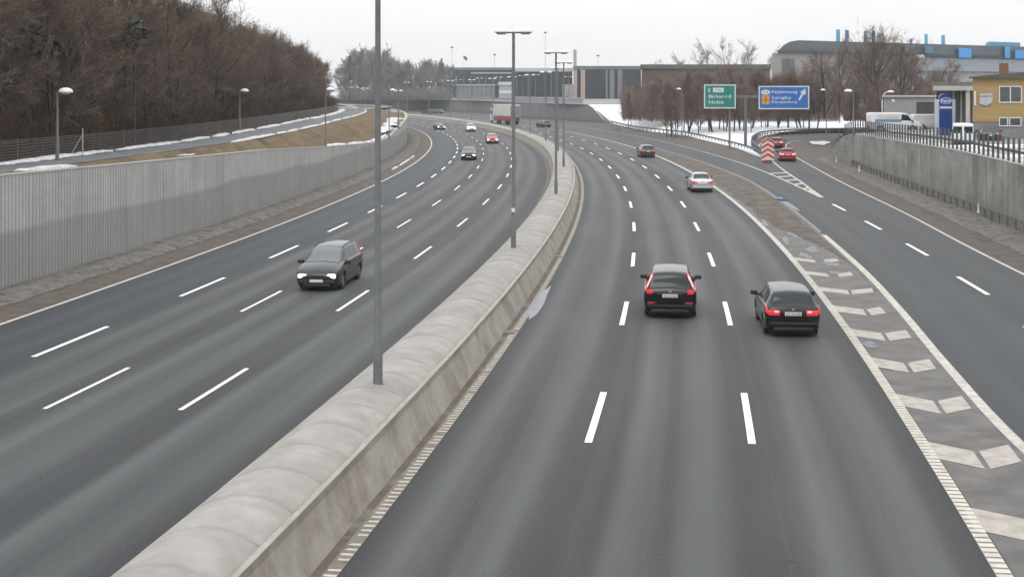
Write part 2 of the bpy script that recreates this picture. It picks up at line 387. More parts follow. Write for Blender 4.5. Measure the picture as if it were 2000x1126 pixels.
def resample(pts, n):
    pts = [Vector((p[0], p[1], 0)) for p in pts]
    d = [0]
    for a, b in zip(pts, pts[1:]): d.append(d[-1] + (b - a).length)
    out = []; j = 0
    for i in range(n):
        t = d[-1] * i / (n - 1)
        while j < len(d) - 2 and d[j + 1] < t: j += 1
        out.append(pts[j].lerp(pts[j + 1], (t - d[j]) / max(1e-6, d[j + 1] - d[j])))
    return out, d[-1]
def strip_between(name, A, B, z, m, n=120, nu=3):
    a, la = resample(line_fn(A), n); b, lb = resample(line_fn(B), n)
    rows = []; uv = []
    for i in range(n):
        wd = (b[i] - a[i]).length
        rows.append([(*a[i].lerp(b[i], k / nu).xy, z) for k in range(nu + 1)]); uv.append([(wd * k / nu, la * i / (n - 1)) for k in range(nu + 1)])
    return MB().sheet(rows, uv).build(name, m, norm=False)
def offset_line(tab, d):
    pts = line_fn(tab); out = []
    for i, p in enumerate(pts):
        a = pts[max(i - 1, 0)]; b = pts[min(i + 1, len(pts) - 1)]
        tx, ty = b[0] - a[0], b[1] - a[1]; l = hypot(tx, ty) or 1
        out.append((p[0] + ty / l * d, p[1] - tx / l * d))
    return out
def line_strip(mb, pts, half, z, s0=0, s1=1e9, wob=0, zf=None):
    """flat strip along pts with given half width, between two distances along it"""
    rows = []; d = 0; prev = None
    for i, p in enumerate(pts):
        if prev: d += hypot(p[0] - prev[0], p[1] - prev[1])
        prev = p
        if d < s0 or d > s1: continue
        a = pts[max(i - 1, 0)]; b = pts[min(i + 1, len(pts) - 1)]
        tx, ty = b[0] - a[0], b[1] - a[1]; l = hypot(tx, ty) or 1
        h1 = half * (1 + wob * (R_.random() - .5)); h2 = half * (1 + wob * (R_.random() - .5))
        zz = z if zf is None else zf(p)
        rows.append([(p[0] - ty / l * h1, p[1] + tx / l * h1, zz), (p[0] + ty / l * h2, p[1] - tx / l * h2, zz)])
    if len(rows) > 1: mb.sheet(rows)
# whole right hand verge under the slip roads
vr = MB(); rows = []
for Y in srange(8, 260, 4):
    xr = interp([(y, x) for x, y in ramp_right[:10]], Y) if Y < 197 else 90
    rows.append([(9.0 if Y < 100 else 8.0, Y, -.012), (xr + 12, Y, -.012)])
vr.sheet(rows); struct(vr.build('verge', DIRT, norm=False))
struct(strip_between('road', [P(10.8, s) for s in srange(100, 560, 20)], [(25.6, 112), (26.1, 141), (26.1, 155), (25.6, 180), (24.2, 214), (21, 251), (24, 300), (22, 345), (3, 400), (-6, 464), (-22, 514), (-50, 560)], -.006, ASPH_S, 140))
lr_in = [(x, y) for x, y in ramp_left if y < 135]
struct(strip_between('road', lr_in + [(24, 150), (28.9, 158), (32, 176), (35.9, 198), (41, 214), (48.2, 226), (57, 232.5), (72, 237), (120, 241)], [(x + .25, y) for x, y in ramp_right], -.001, ASPH_S, 160))
# painted island between the carriageway and the slip road
il = [P(10.72, s) for s in srange(8, 185, 5)]
struct(strip_between('traffic_island', il, [(x, y) for x, y in ramp_left if y < 188], .004, GORE, 110))
# brown verge tongue on the far half of the island: low heap of slush and dirt
rows = []
for i in range(90):
    s = 56 + i * 1.5
    x0, y0 = P(10.95, s); y = y0
    xr = interp([(yy, xx) for xx, yy in ramp_left], y) - .25
    e = sst(60, 84, s) * (1 - sst(170, 189, s))
    xm = lerp(xr, x0 + .1, .02 + .98 * e) ; x1 = lerp(xm, xr, .0)
    r = []
    for k in range(9):
        t = k / 8; h = (max(0, sin(pi * t)) ** .7) * (.05 + .11 * R_.random()) * max(e, .08)
        jit = (R_.random() - .5) * .5 * e if k in (0,) else 0
        r.append((lerp(xm, xr, t) + jit, y, .009 + h))
    rows.append(r)
tag(MB().sheet(rows).build('dirt_heap', mat('heap_dirt', (.055, .043, .034), (.12, .10, .085), 1.2, .95, bump=1, bscale=5, bdist=.1, c3=(.18, .17, .16), s3=.5, lo3=.56, hi3=.68), norm=False, smooth=True), kind='stuff')

# far side ledges and shoulders
def rub(u, s, t):
    return .02 + (max(0, sin(pi * min(1, t * 1.05))) ** .5) * (.17 + .05 * sin(s * .7) * sin(s * .23) + .10 * (R_.random() - .5))
tag(band('rubble_bank', -21.25, lambda s: -19.15 + .25 * (R_.random() - .5), S0, 330, 0, GRAVEL, 7, .7, rub, False), kind='stuff')
struct(band('verge', -20.0, -17.6, S0, 420, .004, DIRT, 1))
struct(band('gutter', -3.3, -2.55, S0, 520, .004, mat('gutter_dirt', (.085, .078, .07), (.13, .12, .11), 2, .9), 1))
struct(band('gutter', -.95, -.28, S0, 520, .004, mat('gutter_brown', (.07, .055, .043), (.12, .10, .085), 1.5, .9, c3=(.2, .19, .18), s3=.5), 1))
rrl = line_fn(ramp_right)
rows = []
for i, (x, y) in enumerate(offset_line(ramp_right, 3.4)):
    if y > 155: break
    rows.append([(x - 1.5 + (R_.random() - .5) * .3, y, .0)] + [(x - 1.5 + 3.3 * k / 6, y + .0, .05 + .16 * (R_.random() * .8 + .4) * sin(pi * k / 6.5) ** .6) for k in range(1, 7)])
tag(MB().sheet(rows).build('rubble_bank', GRAVEL, norm=False, smooth=True), kind='stuff')

# ------------------------------------------------------------------ road markings
def dashes(u, s_first, period, ln, n, wd=.075, m=PAINT, z=.008):
    mb = MB()
    for i in range(n):
        a = s_first + i * period
        if a > 560: break
        rows = [[(*P(u - wd, s), z), (*P(u + wd, s), z)] for s in srange(a, a + ln, 1.3)]
        mb.sheet(rows)
    return struct(mb.build('lane_markings', m, norm=False))
def s_of(px, py): X = (px - 1000) / (py - 178) * CH; Y = F * CH / (py - 178); return us(X, Y)[1]
dashes(3.21, s_of(1165, 811) - 2.5 - 15, 15, 5, 40, .085)
dashes(6.81, s_of(1457, 813) - 2.5 - 15, 15, 5, 40, .085)
dashes(-6.93, s_of(424, 757) - 2.5 - 15, 15, 5, 40, .065)
dashes(-10.28, s_of(187, 752) - 2.5 - 15, 14.8, 5, 40, .06)
dashes(-13.70, s_of(160, 662) - 2.7 - 24, 11.9, 5.2, 46, .085)
struct(band('lane_markings', -17.52, -17.34, S0, 560, .008, mat('edge_line_cream', (.52, .47, .41), (.36, .33, .29), 4, .8), 1))
struct(band('lane_markings', 10.42, 10.70, 62, 560, .009, PAINT_OLD, 1))
# ribbed (rumble) edge lines: raised bars on a thin strip
mb = MB()
mb.sheet([[(*P(10.42, s), .009), (*P(10.70, s), .009)] for s in srange(S0, 62, 1.5)])
mb.sheet([[(*P(-.28, s), .009), (*P(-.08, s), .009)] for s in srange(46, 520, 2)])
mbl = MB().sheet([[(*P(-.33, s), .008), (*P(-.06, s), .008)] for s in srange(S0, 47, 2)])
struct(mbl.build('lane_markings', mat('worn_line_base', (.21, .19, .16), (.12, .105, .085), 3, .85), norm=False))
struct(mb.build('lane_markings', mat('ribbed_line_base', (.27, .255, .225), (.20, .185, .16), 3, .85), norm=False))
mb = MB()
s = S0
while s < 62:
    mb.sheet([[(*P(10.43, s), .016), (*P(10.69, s), .016)], [(*P(10.43, s + .17), .016), (*P(10.69, s + .17), .016)]]); s += .25
s = S0
while s < 47:
    if R_.random() > .04: mb.sheet([[(*P(-.30 + R_.random() * .06, s), .012), (*P(-.07, s), .012)], [(*P(-.30 + R_.random() * .06, s + .09), .012), (*P(-.07, s + .09), .012)]])
    s += .25
struct(mb.build('lane_markings', mat('ribbed_line_bar', (.50, .48, .42), (.32, .30, .26), 2.5, .75, lo=.45, hi=.75), norm=False))
# slip road lines
mb = MB()
line_strip(mb, offset_line(ramp_left, 0.0), .14, .011, 0, 66)
line_strip(mb, offset_line(coll_right, 0.0), .10, .009)
line_strip(mb, offset_line(slip_left, 0.0), .10, .009)
line_strip(mb, offset_line(ramp_right, -.05), .09, .009)
struct(mb.build('lane_markings', PAINT_OLD, norm=False))
mb = MB(); line_strip(mb, offset_line(ramp_left, 0.0), .07, .012, 66, 560)
struct(mb.build('lane_markings', mat('thin_faint_line', (.27, .26, .24), (.16, .155, .15), 1.5, .85), norm=False))
mb = MB()
for k, (x, y) in enumerate([(14.9, 29.8), (16.75, 41.9), (18.5, 53.8), (19.95, 66), (21.0, 77.9), (21.95, 89.9)]):
    t = Vector((.115 - k * .008, 1, 0)).normalized(); n_ = Vector((t.y, -t.x, 0)) * .095; c = Vector((x, y, .010))
    mb.sheet([[c - t * 2.5 - n_, c - t * 2.5 + n_], [c + t * 2.5 - n_, c + t * 2.5 + n_]])
struct(mb.build('lane_markings', PAINT, norm=False))
# hatching in the small nose
mb = MB(); gr = mb
for Y in (106, 111, 116, 121, 126):
    a = interp([(y, x) for x, y in coll_right[:6]], Y); b = interp([(y, x) for x, y in slip_left[:6]], Y + 2)
    mb.sheet([[(a, Y, .011), (b, Y + 1.6, .011)], [(a, Y + 1.1, .011), (b, Y + 2.7, .011)]])
mb.sheet([[(22.55, 98.2, .0115), (22.9, 98.2, .0115)], [(23.05, 105.5, .0115), (23.75, 105.5, .0115)]])
struct(mb.build('lane_markings', PAINT_OLD, norm=False))
# chevrons pointing at the traffic in the long island
mb = MB(); mbf = MB()
for k in range(9):
    Y = 23.6 + 4.72 * k
    u0, s = us(P(10.7, Y)[0], Y)
    xl = P(10.95, Y)[0]; xr = interp([(y, x) for x, y in ramp_left], Y) - .18
    xc = lerp(xl, xr, .50); tk = 1.35 if k < 6 else 1.1
    sl = .95
    dx = .22
    for (xa, xb, ya, yb) in ((xl, xc - .06, Y + .9, Y), (xc + .06, xr, Y + .0, Y + .55)):
        q = [(xa, ya + tk / 2), (xb, yb + tk / 2), (xb - dx, yb - tk / 2), (xa - dx, ya - tk / 2)]
        if (k == 5 and xa > xl) or k > 6: q = [(lerp(a, q[0][0], .3), b) for a, b in q]
        b = len(mb.v); mb.v += [(a, c, .0125) for a, c in q]; mb.face(b, b + 3, b + 2, b + 1)
struct(mb.build('lane_markings', PAINT_PALE, norm=True))
# puddles and snow melt
def blob(cx, cy, rx, ry, z, rot=0, n=22, seed=0):
    r = random.Random(seed); mb = MB(); c = mb.vert((cx, cy, z)); ids = []
    ph = [r.random() * 6 for _ in range(4)]
    for i in range(n):
        t = 2 * pi * i / n; k = 1 + .22 * sin(2 * t + ph[0]) + .14 * sin(3 * t + ph[1]) + .1 * sin(5 * t + ph[2])
        x = rx * k * cos(t); y = ry * k * sin(t)
        ids.append(mb.vert((cx + x * cos(rot) - y * sin(rot), cy + x * sin(rot) + y * cos(rot), z)))
    for i in range(n): mb.face(c, ids[i], ids[(i + 1) % n])
    return mb
px_, py_ = P(.02, 49)
struct(blob(px_ - .03, py_, .17, 4.6, .0135, -.12, 26, 3).build('puddle', mat('slush_water', (.12, .125, .145), (.19, .195, .225), 1.2, .35, spec=.5), norm=False))
for (qx, qy, ra, rb_, q) in [(13.9, 57.5, .22, .6, 4), (14.4, 60.5, .3, .9, 9), (13.9, 63.5, .22, 1.2, 12), (14.8, 66, .25, 1.5, 14), (14.3, 70, .16, 1.6, 15), (15.3, 73, .2, 1.6, 17), (14.9, 79, .14, 2.2, 18)]: struct(blob(qx, qy, ra, rb_, .0145, -.13, 26, q).build('puddle', PUDDLE, norm=False))
struct(blob(11.0, 41.2, .22, .5, .0145, -.3, 20, 5).build('puddle', PUDDLE, norm=False))
struct(blob(19.1, 93, .3, 4.5, .0165, -.08, 20, 6).build('puddle', mat('blue_reflection_water', (.06, .075, .11), (.10, .12, .16), 1, .3, spec=.4), norm=False))
tag(MB().bbox(-.22, .22, -.3, .5, 0, .10, .04).build('plastic_sheet', mat('blue_plastic', (.035, .07, .17), (.06, .11, .22), 4, .6), loc=(19.3, 95.5, .02), rz=.3),
    'crumpled blue plastic sheet lying on the dirt verge beside the slip road', 'litter')
gm = MB().bbox(-.3, .3, -.28, .28, 0, .02, .005)
for k in range(5): gm.box(-.24, .24, -.22 + k * .1, -.17 + k * .1, .018, .026)
for s in (43.0, 63):
    x, y = P(-.42, s)
    o = gm.build('drain_cover', STEEL_D, loc=(x, y, .012), rz=head(s)); tag(o, 'small dark drain grate beside the central barrier, ' + ('nearer the camera' if s < 50 else 'farther from the camera'), 'drain', 'drain grates along the barrier')

tag(blob(46.0, 200, 1.2, 9, .10, -.22, 30, 8).build('snow_patch', SNOW, norm=False), kind='stuff')
# ------------------------------------------------------------------ central barrier
br = empty('concrete_barrier', (*P(-1.72, 20), 0), 0, 'long pale concrete median barrier with rounded cap between the two carriageways', 'barrier')
def sweep(name, sec, s0, s1, st, m, closed=True, zmod=None, smooth=False, angle=None, uvs=False):
    mb = MB(); n = len(sec); ss = st if isinstance(st, list) else srange(s0, s1, st); ox, oy = P(-1.72, 20)
    for s in ss:
        for (u, z) in sec:
            x, y = P(u, s); mb.vert((x - ox, y - oy, z + (zmod(u, z, s) if zmod else 0)), (u, s - 10))
    for i in range(len(ss) - 1):
        for j in range(n if closed else n - 1):
            k = (j + 1) % n
            mb.face(i * n + j, i * n + k, (i + 1) * n + k, (i + 1) * n + j)
    return mb.build(name, m, br, angle=angle if angle else None, smooth=smooth)
sweep('side_wall', [(-.50, 0), (-.58, .22), (-.78, .72), (-.78, .86), (-.93, .86), (-.95, 0)], 10, 520, 4, CONC_SIDE)
sweep('side_wall', [(-2.92, 0), (-2.84, .22), (-2.68, .70), (-2.68, .80), (-2.56, .80), (-2.50, 0)], 10, 520, 4, CONC_SIDE)
lips = mat('barrier_lip', (.25, .235, .20), (.32, .30, .265), 2, .85, c3=(.25, .23, .2), s3=1.5)
sweep('coping', [(-.775, .862), (-.775, .885), (-.875, .885), (-.875, .862)], 10, 520, 4, lips)
sec = [(lerp(-2.67, -.90, k / 10), .81 + .29 * max(0, sin(pi * (k / 10))) ** .8) for k in range(11)]
ss = []; s = 10.0; PANEL = 1.65
while s < 175:
    ss += [s, s + .045, s + .08, s + .2, s + .5, s + .9, s + 1.3, s + 1.5, s + PANEL - .03]; s += PANEL
ss += srange(s, 520, 4)
pj = random.Random(3); pans = [((pj.random() - .5) * .05) for _ in range(400)]
def zm(u, z, s):
    if s > 176: return -.02
    k = int((s - 10 + 1e-4) / PANEL); t = (s - 10 + 1e-4 - k * PANEL) / PANEL
    e = sst(0, .13, t) * (1 - sst(.88, 1.0, t))
    f = (z - .81) / .29
    groove = -.06 if t < .03 else 0
    return (pans[k] * .6 + .03 * sin(pi * t)) * e * f + groove * (.5 + .5 * f) - .02
cap = sweep('cap', sec, 0, 0, ss, CONC, closed=False, zmod=zm, smooth=True)

# ------------------------------------------------------------------ left retaining wall and the land above it
WT = [(8, 5.0), (20, 4.9), (53, 4.46), (87, 3.9), (111, 3.17), (139, 2.45), (156, 2.45), (167, 2.9), (190, 3.5), (230, 4.0), (640, 4.3)]
def wall_run(name, path, zb, zt, m, label, cat, thick=.4, coping=True, side=1, top_over=.0):
    """path: list of (x, y, along); zt(y) gives the top; the face looks to the left of travel when side=1"""
    r = empty(name, (path[0][0], path[0][1], 0), 0, label, cat); ox, oy = path[0][:2]
    mb = MB(); fr = []; bk = []; uvf = []; n = len(path)
    for i, (x, y, a) in enumerate(path):
        p = path[max(i - 1, 0)]; q = path[min(i + 1, n - 1)]; tx, ty = q[0] - p[0], q[1] - p[1]; l = hypot(tx, ty)
        nx, ny = ty / l * side, -tx / l * side
        z = zt(a)
        fr.append([(x - ox, y - oy, zb), (x - ox, y - oy, z)]); uvf.append([(a, 0), (a, z)])
        bk.append((x - ox + nx * thick, y - oy + ny * thick, z))
    mb.sheet(fr, uvf)
    mb.sheet([[fr[i][1], bk[i]] for i in range(n)], [[(path[i][2], zt(path[i][2])), (path[i][2], zt(path[i][2]) + .3)] for i in range(n)])
    mb.sheet([[bk[i], (bk[i][0], bk[i][1], zb)] for i in range(n)], [[(path[i][2], 3), (path[i][2], 0)] for i in range(n)])
    mb.build('wall_face', m, r, norm=False)
    if coping:
        c = MB()
        for i in range(n):
            x, y, z = fr[i][1]; bx, by, bz = bk[i]; dx, dy = (x - bx) / thick, (y - by) / thick
            for (k, h) in ((-.02, -.05), (-.02, .02), (thick, .02), (thick, -.05)): c.vert((x - dx * k, y - dy * k, z + h))
        for i in range(n - 1):
            for j in range(4): c.face(i * 4 + j, i * 4 + (j + 1) % 4, (i + 1) * 4 + (j + 1) % 4, (i + 1) * 4 + j)
        c.face(0, 1, 2, 3); c.face(4 * n - 4, 4 * n - 3, 4 * n - 2, 4 * n - 1)
        c.build('coping', mat('coping_' + cat, (.30, .295, .28), (.37, .365, .35), 1.5, .9), r)
    return r
lw = [(*P(-21.2, s), s) for s in srange(8, 330, 2.5)]
wall_run('retaining_wall', lw, -.02, lambda a: interp(WT, a), WALL_L, 'tall ribbed grey concrete retaining wall along the left shoulder below the woods', 'wall', side=-1)

# land above: slope between wall and path, path, woodland floor
UP = 4.5
PR = [(8, -22.0), (60, -22.2), (85, -22.6), (110, -24.3), (150, -26.8), (190, -27.6), (240, -28.4), (300, -30), (640, -30)]    # right edge of the path (u)
PL = [(8, -24.3), (60, -24.6), (85, -25.6), (110, -27.6), (150, -30.4), (190, -31.4), (240, -32.2), (300, -34), (640, -34)]
def slope_z(u, s, t):
    a = interp(WT, s) + .02; b = UP - .02
    return lerp(a, b, sst(0, 1, t) ** .9) + (.10 * sin(s * .35 + u) * sin(pi * t))
struct(band('grass_bank', -21.58, lambda s: interp(PR, s) + .03, 8, 330, 0, GRASSB, 10, 2, slope_z, True))
struct(band('path', lambda s: interp(PR, s), lambda s: interp(PL, s), 8, 300, UP, PATHM, 2))
rows = []
for s in srange(8, 620, 6):
    rows.append([(*P(lerp(interp(PL, s), -400, (k / 14) ** 2.2), s), UP + .01 + .5 * sst(0, 14, k)) for k in range(15)])
struct(MB().sheet(rows).build('woodland_ground', WOODF, norm=False, smooth=True))
# the bend of the path before the far bank
bend = [(*P(-30.2, 236),), (-26.5, 262), (-28, 290), (-36, 322), (-52, 345), (-90, 360)]
mb = MB(); line_strip(mb, line_fn(bend), 1.9, UP + .05); struct(mb.build('path', PATHM, norm=False))
struct(band('grass_bank', -21.58, -30.2, 238, 420, 0, mat('pale_verge', (.28, .265, .24), (.36, .35, .33), .4, .95), 3, 4, lambda u, s, t: lerp(interp(WT, s), UP + .03, t)))
# snow along the path edges and on the wall top
def snow_line(u_fn, s0, s1, half, zfn, seed, gap=.12):
    r = random.Random(seed); mb = MB(); s = s0
    while s < s1:
        ln = 3 + r.random() * 14; e = min(s1, s + ln); rows = []
        for q in srange(s, e, .7):
            f = max(0, sin(pi * (q - s) / (e - s))) ** .35 if e > s else 0; h = half * f * (.5 + r.random() * .9); c = u_fn(q) + (r.random() - .5) * half * .5
            z = zfn(q)
            rows.append([(*P(c - h, q), z - .03), (*P(c - h * .4, q), z + .10 * f + .05 * r.random()), (*P(c + h * .4, q), z + .09 * f), (*P(c + h, q), z - .03)])
        if len(rows) > 1: mb.sheet(rows)
        s = e + r.random() * gap * 20
    return tag(mb.build('snow_ridge', SNOW, norm=False, smooth=True), kind='stuff')
snow_line(lambda s: interp(PL, s) - .35, 10, 160, .30, lambda s: UP + .03, 1, .04)
snow_line(lambda s: interp(PL, s) - .2, 160, 245, .5, lambda s: UP + .03, 12, .05)
snow_line(lambda s: interp(PR, s) + .15, 84, 245, .13, lambda s: UP + .03, 2, .05)
snow_line(lambda s: -21.9, 52, 84, .10, lambda s: interp(WT, s) + .03, 4, .9)
snow_line(lambda s: -21.85, 112, 160, .25, lambda s: interp(WT, s) + .06, 5, .02)
snow_line(lambda s: -22.6, 158, 196, 1.0, lambda s: interp(WT, s) + .35, 6, .02)
snow_line(lambda s: -18.6, 132, 162, .12, lambda s: .03, 8, .08)

# ------------------------------------------------------------------ far wall and right hand land
XL = [(150, 29.0), (158, 29.0), (182, 30.4), (232, 30.2), (268, 25.2), (300, 24.2), (321, 23.8), (348, 19.6), (400, 3.8), (464, -5.9), (514, -21.4), (575, -50), (600, -90), (640, -300), (700, -900)]
XR = [(150, 29.1), (158, 29.4), (180, 32.2), (209, 37.6), (229.6, 43.2), (241, 49.3), (249, 58), (253, 90), (257, 600), (640, 900)]
rows = []
Ys = srange(156, 250, 2) + srange(252, 360, 4) + srange(370, 700, 10) + [800, 1000, 1500, 2500, 4000]
for Y in Ys:
    a = interp(XL, Y) if Y <= 700 else -2500; b = interp(XR, Y) if Y <= 640 else 2500
    r = []
    for k in range(25):
        t = (k / 24) ** 1.8; x = lerp(a, b, t)
        side = max(sst(0, 9, x - a), sst(322, 349, Y))
        z = .05 + 4.25 * sst(222, 312, Y) * side
        if Y < 250: z += .35 * max(0, sin(pi * k / 24)) ** .5
        r.append((x, Y, z))
    rows.append(r)
struct(MB().sheet(rows).build('snow_field', SNOWF, norm=False, smooth=True))
rows = []
for Y in srange(352, 420, 4) + srange(426, 700, 12):
    a = interp(XL, Y) + .9; rows.append([(lerp(a, max(a + 5, interp([(352, 46), (420, 70), (700, 120)], Y)), k / 6), Y, 4.38) for k in range(7)])
struct(MB().sheet(rows).build('car_park', mat('car_park_asphalt', (.17, .17, .17), (.24, .24, .24), .05, .9, c3=(.36, .36, .37), s3=.02), norm=False))
def gz(x, Y): return .3 + 4.0 * sst(222, 312, Y)
fw = []; d = 0; prev = None
fpts = spline([(25.2, 310, 0), (23.8, 321, 0), (19.6, 348, 0), (13.5, 372, 0), (3.8, 400, 0), (-5.9, 464, 0), (-21.4, 514, 0), (-50, 575, 0), (-90, 600, 0), (-160, 612, 0)], 4)
for p in fpts:
    if prev is not None: d += (p - prev).length
    prev = p; fw.append((p.x, p.y, p.y if False else d))
yd = {round(a, 4): y for x, y, a in fw}
wall_run('retaining_wall', fw, -.02, lambda a: .05 + 4.3 * min(1, max(0, (yd[round(a, 4)] - 320) / 28)), WALL_F, 'distant grey concrete retaining wall in front of the dark glass buildings', 'wall', side=1)

# right retaining wall
WR = [(x + 4.3, y) for x, y in ramp_right if y < 140]
wrp = []; d = 0; prev = None
for p in spline([(x, y, 0) for x, y in WR] + [(35.2, 141, 0), (36.4, 152, 0)], 2.5):
    if prev is not None: d += (p - prev).length
    prev = p; wrp.append((p.x, p.y, d))
yr = {round(a, 4): y for x, y, a in wrp}
def RT(y): return interp([(0, 3.7), (76, 3.75), (92, 3.82), (115, 3.62), (138, 3.4), (146, 2.6), (152, 1.2)], y)
wall_run('retaining_wall', wrp, -.02, lambda a: RT(yr[round(a, 4)]), WALL_R, 'streaked grey concrete retaining wall on the right below the fenced yard', 'wall', side=1)
def wr_x(y): return interp([(q[1], q[0]) for q in wrp], y)
rows = []
for Y in srange(8, 250, 3):
    x0 = (wr_x(Y) + .4) if Y < 152 else 36.8 + (Y - 152) * .55 if Y < 200 else 63 + (Y - 200) * 1.2
    zt_ = (RT(Y) - .05) if Y < 152 else 1.0
    zt_ = min(zt_, 3.8); r = []
    for k in range(12):
        t = (k / 11) ** 2; x = lerp(x0, 420, t); r.append((x, Y, lerp(zt_, 3.85, sst(0, 8 if Y > 138 else 1.0, x - x0))))
    rows.append(r)
struct(MB().sheet(rows).build('yard', YARD, norm=False, smooth=True))
rows = []
for Y in srange(249, 330, 6): rows.append([(60 + k * 60, Y, lerp(3.85, 4.3, (Y - 249) / 81) + .02) for k in range(12)])
# bank with ivy beside the end of the right wall
mb = MB(); rr_ = random.Random(5)
for i in range(2600):
    y = 139 + rr_.random() * 18; x = wr_x(min(y, 151)) + rr_.random() * 3.2 + (y > 151) * (y - 151) * .5; z = .2 + 3.1 * (1 - sst(142, 158, y)) * rr_.random() ** .5 + rr_.random() * .3
    s_ = .08 + rr_.random() * .1; a = Vector((rr_.random() - .5, rr_.random() - .5, rr_.random() - .5)).normalized() * s_; b = a.cross(Vector((0, 0, 1)))
    k = len(mb.v); p = Vector((x, y, z)); mb.v += [tuple(p + a), tuple(p + b), tuple(p - a), tuple(p - b)]; mb.face(k, k + 1, k + 2, k + 3)
tag(mb.build('ivy', IVY, norm=False), kind='stuff')
# snow lip on the wall top
mb = MB(); rows = []
for (x, y, a) in wrp:
    if y > 142 or y < 40: continue
    e = .5 + .5 * sin(y * 1.3) * sin(y * .47 + 1); h = .16 * max(.1, e)
    rows.append([(x + .42, y, RT(y)), (x + .5, y, RT(y) + h), (x + 1.1, y, RT(y) + h + .02), (x + 1.7, y, RT(y) - .04)])
mb.sheet(rows); tag(mb.build('snow_ridge', SNOW, norm=False, smooth=True), kind='stuff')

# ------------------------------------------------------------------ railings, guard rails, fences
def rail_line(name, pts, zf, post_h, post_w, step, rails, m, label, cat, rail_h=.1, post_d=None, group=None, flat=False):
    r = empty(name, (pts[0][0], pts[0][1], zf(pts[0])), 0, label, cat, group); o = Vector((pts[0][0], pts[0][1], zf(pts[0])))
    mb = MB(); rp = MB(); d = 0; nxt = 0; prev = None; cnt = 0; posts = []
    P3 = [Vector((p[0], p[1], zf(p))) - o for p in pts]
    for i in range(len(P3) - 1):
        a, b = P3[i], P3[i + 1]; l = (b - a).length; t = (b - a).normalized(); ang = atan2(t.y, t.x)
        while nxt <= d + l:
            c = a.lerp(b, (nxt - d) / l); posts.append((c, ang)); nxt += step
        d += l
    for (z0, hh, th) in rails:
        for i in range(len(P3) - 1):
            a, b = P3[i], P3[i + 1]; l = (b - a).length; ang = atan2(b.y - a.y, b.x - a.x); slope = atan2(b.z - a.z, hypot(b.x - a.x, b.y - a.y))
            rp.box(0, l + .01, -th / 2, th / 2, z0 - hh / 2, z0 + hh / 2, Matrix.Translation(a) @ Matrix.Rotation(ang, 4, 'Z') @ Matrix.Rotation(-slope, 4, 'Y'))
    rp.build('rail', m, r)
    if len(posts) <= 100:
        pm = MB().box(-post_w / 2, post_w / 2, -post_w / 2, post_w / 2, -.1, post_h)
        for k, (c, ang) in enumerate(posts):
            if k == 0: p0 = pm.build('post', m, r)
            else: p0 = p0.copy(); COL.objects.link(p0)
            p0.location = c; p0.rotation_euler.z = ang
    else:
        near = sorted(posts, key=lambda q: (q[0] + o).length)
        pm = MB().box(-post_w / 2, post_w / 2, -post_w / 2, post_w / 2, -.1, post_h)
        for k, (c, ang) in enumerate(near[:100]):
            if k == 0: p0 = pm.build('post', m, r)
            else: p0 = p0.copy(); COL.objects.link(p0)
            p0.location = c; p0.rotation_euler.z = ang
        rest = MB()
        for c, ang in near[100:]: rest.box(-post_w / 2, post_w / 2, -post_w / 2, post_w / 2, -.1, post_h, Matrix.Translation(c) @ Matrix.Rotation(ang, 4, 'Z'))
        q = rest.build('post', m, r); q['kind'] = 'stuff'
    return r
rail_line('railing', [(x + .2, y) for x, y, a in wrp if 62 < y < 146][::2], lambda p: RT(p[1]) + .03, 1.35, .12, 1.25, [(.60, .15, .06)], RAILD,
          'dark steel post railing on top of the right retaining wall', 'railing')
gl = offset_line(ramp_right, 3.9); gl = [p for p in gl if 50 < p[1] < 158][::2]
rail_line('guard_rail', gl, lambda p: .15, .62, .09, 1.9, [(.58, .13, .05)], STEEL_D, 'low rusty guard rail with posts standing in front of the right concrete wall', 'guard rail')
gl2 = [(p.x, p.y) for p in spline([(28.7, 154, 0), (29.9, 165, 0), (30.6, 182, 0), (30.6, 205, 0), (30.0, 232, 0), (27.4, 250, 0), (24.9, 268, 0), (24.0, 290, 0), (23.4, 318, 0)], 4)]
rail_line('guard_rail', gl2, lambda p: .02, .78, .12, 3.0, [(.68, .24, .06)], STEEL_D, 'grey guard rail separating the snowy field from the merging road', 'guard rail')
gl3 = [(p.x, p.y) for p in spline([(28.9, 154, 0), (31.3, 172, 0), (34, 190, 0), (37.4, 207, 0), (42.4, 226, 0), (49, 238, 0), (57.4, 245, 0), (75, 249, 0), (120, 252, 0)], 3)]
rail_line('guard_rail', gl3, lambda p: .1, .95, .14, 2.2, [(.82, .26, .08), (.42, .12, .05)], STEEL_D, 'curved grey guard rail on the outside of the bending slip road', 'guard rail')
gl4 = [(p.x, p.y) for p in spline([(40.2, 158, 0), (43.2, 178, 0), (47.5, 196, 0), (53, 208, 0), (62, 214, 0)], 3)]
rail_line('guard_rail', gl4, lambda p: .05, .7, .12, 2.5, [(.6, .24, .06)], STEEL, 'pale guard rail on the inside of the slip road bend beside the snow', 'guard rail')

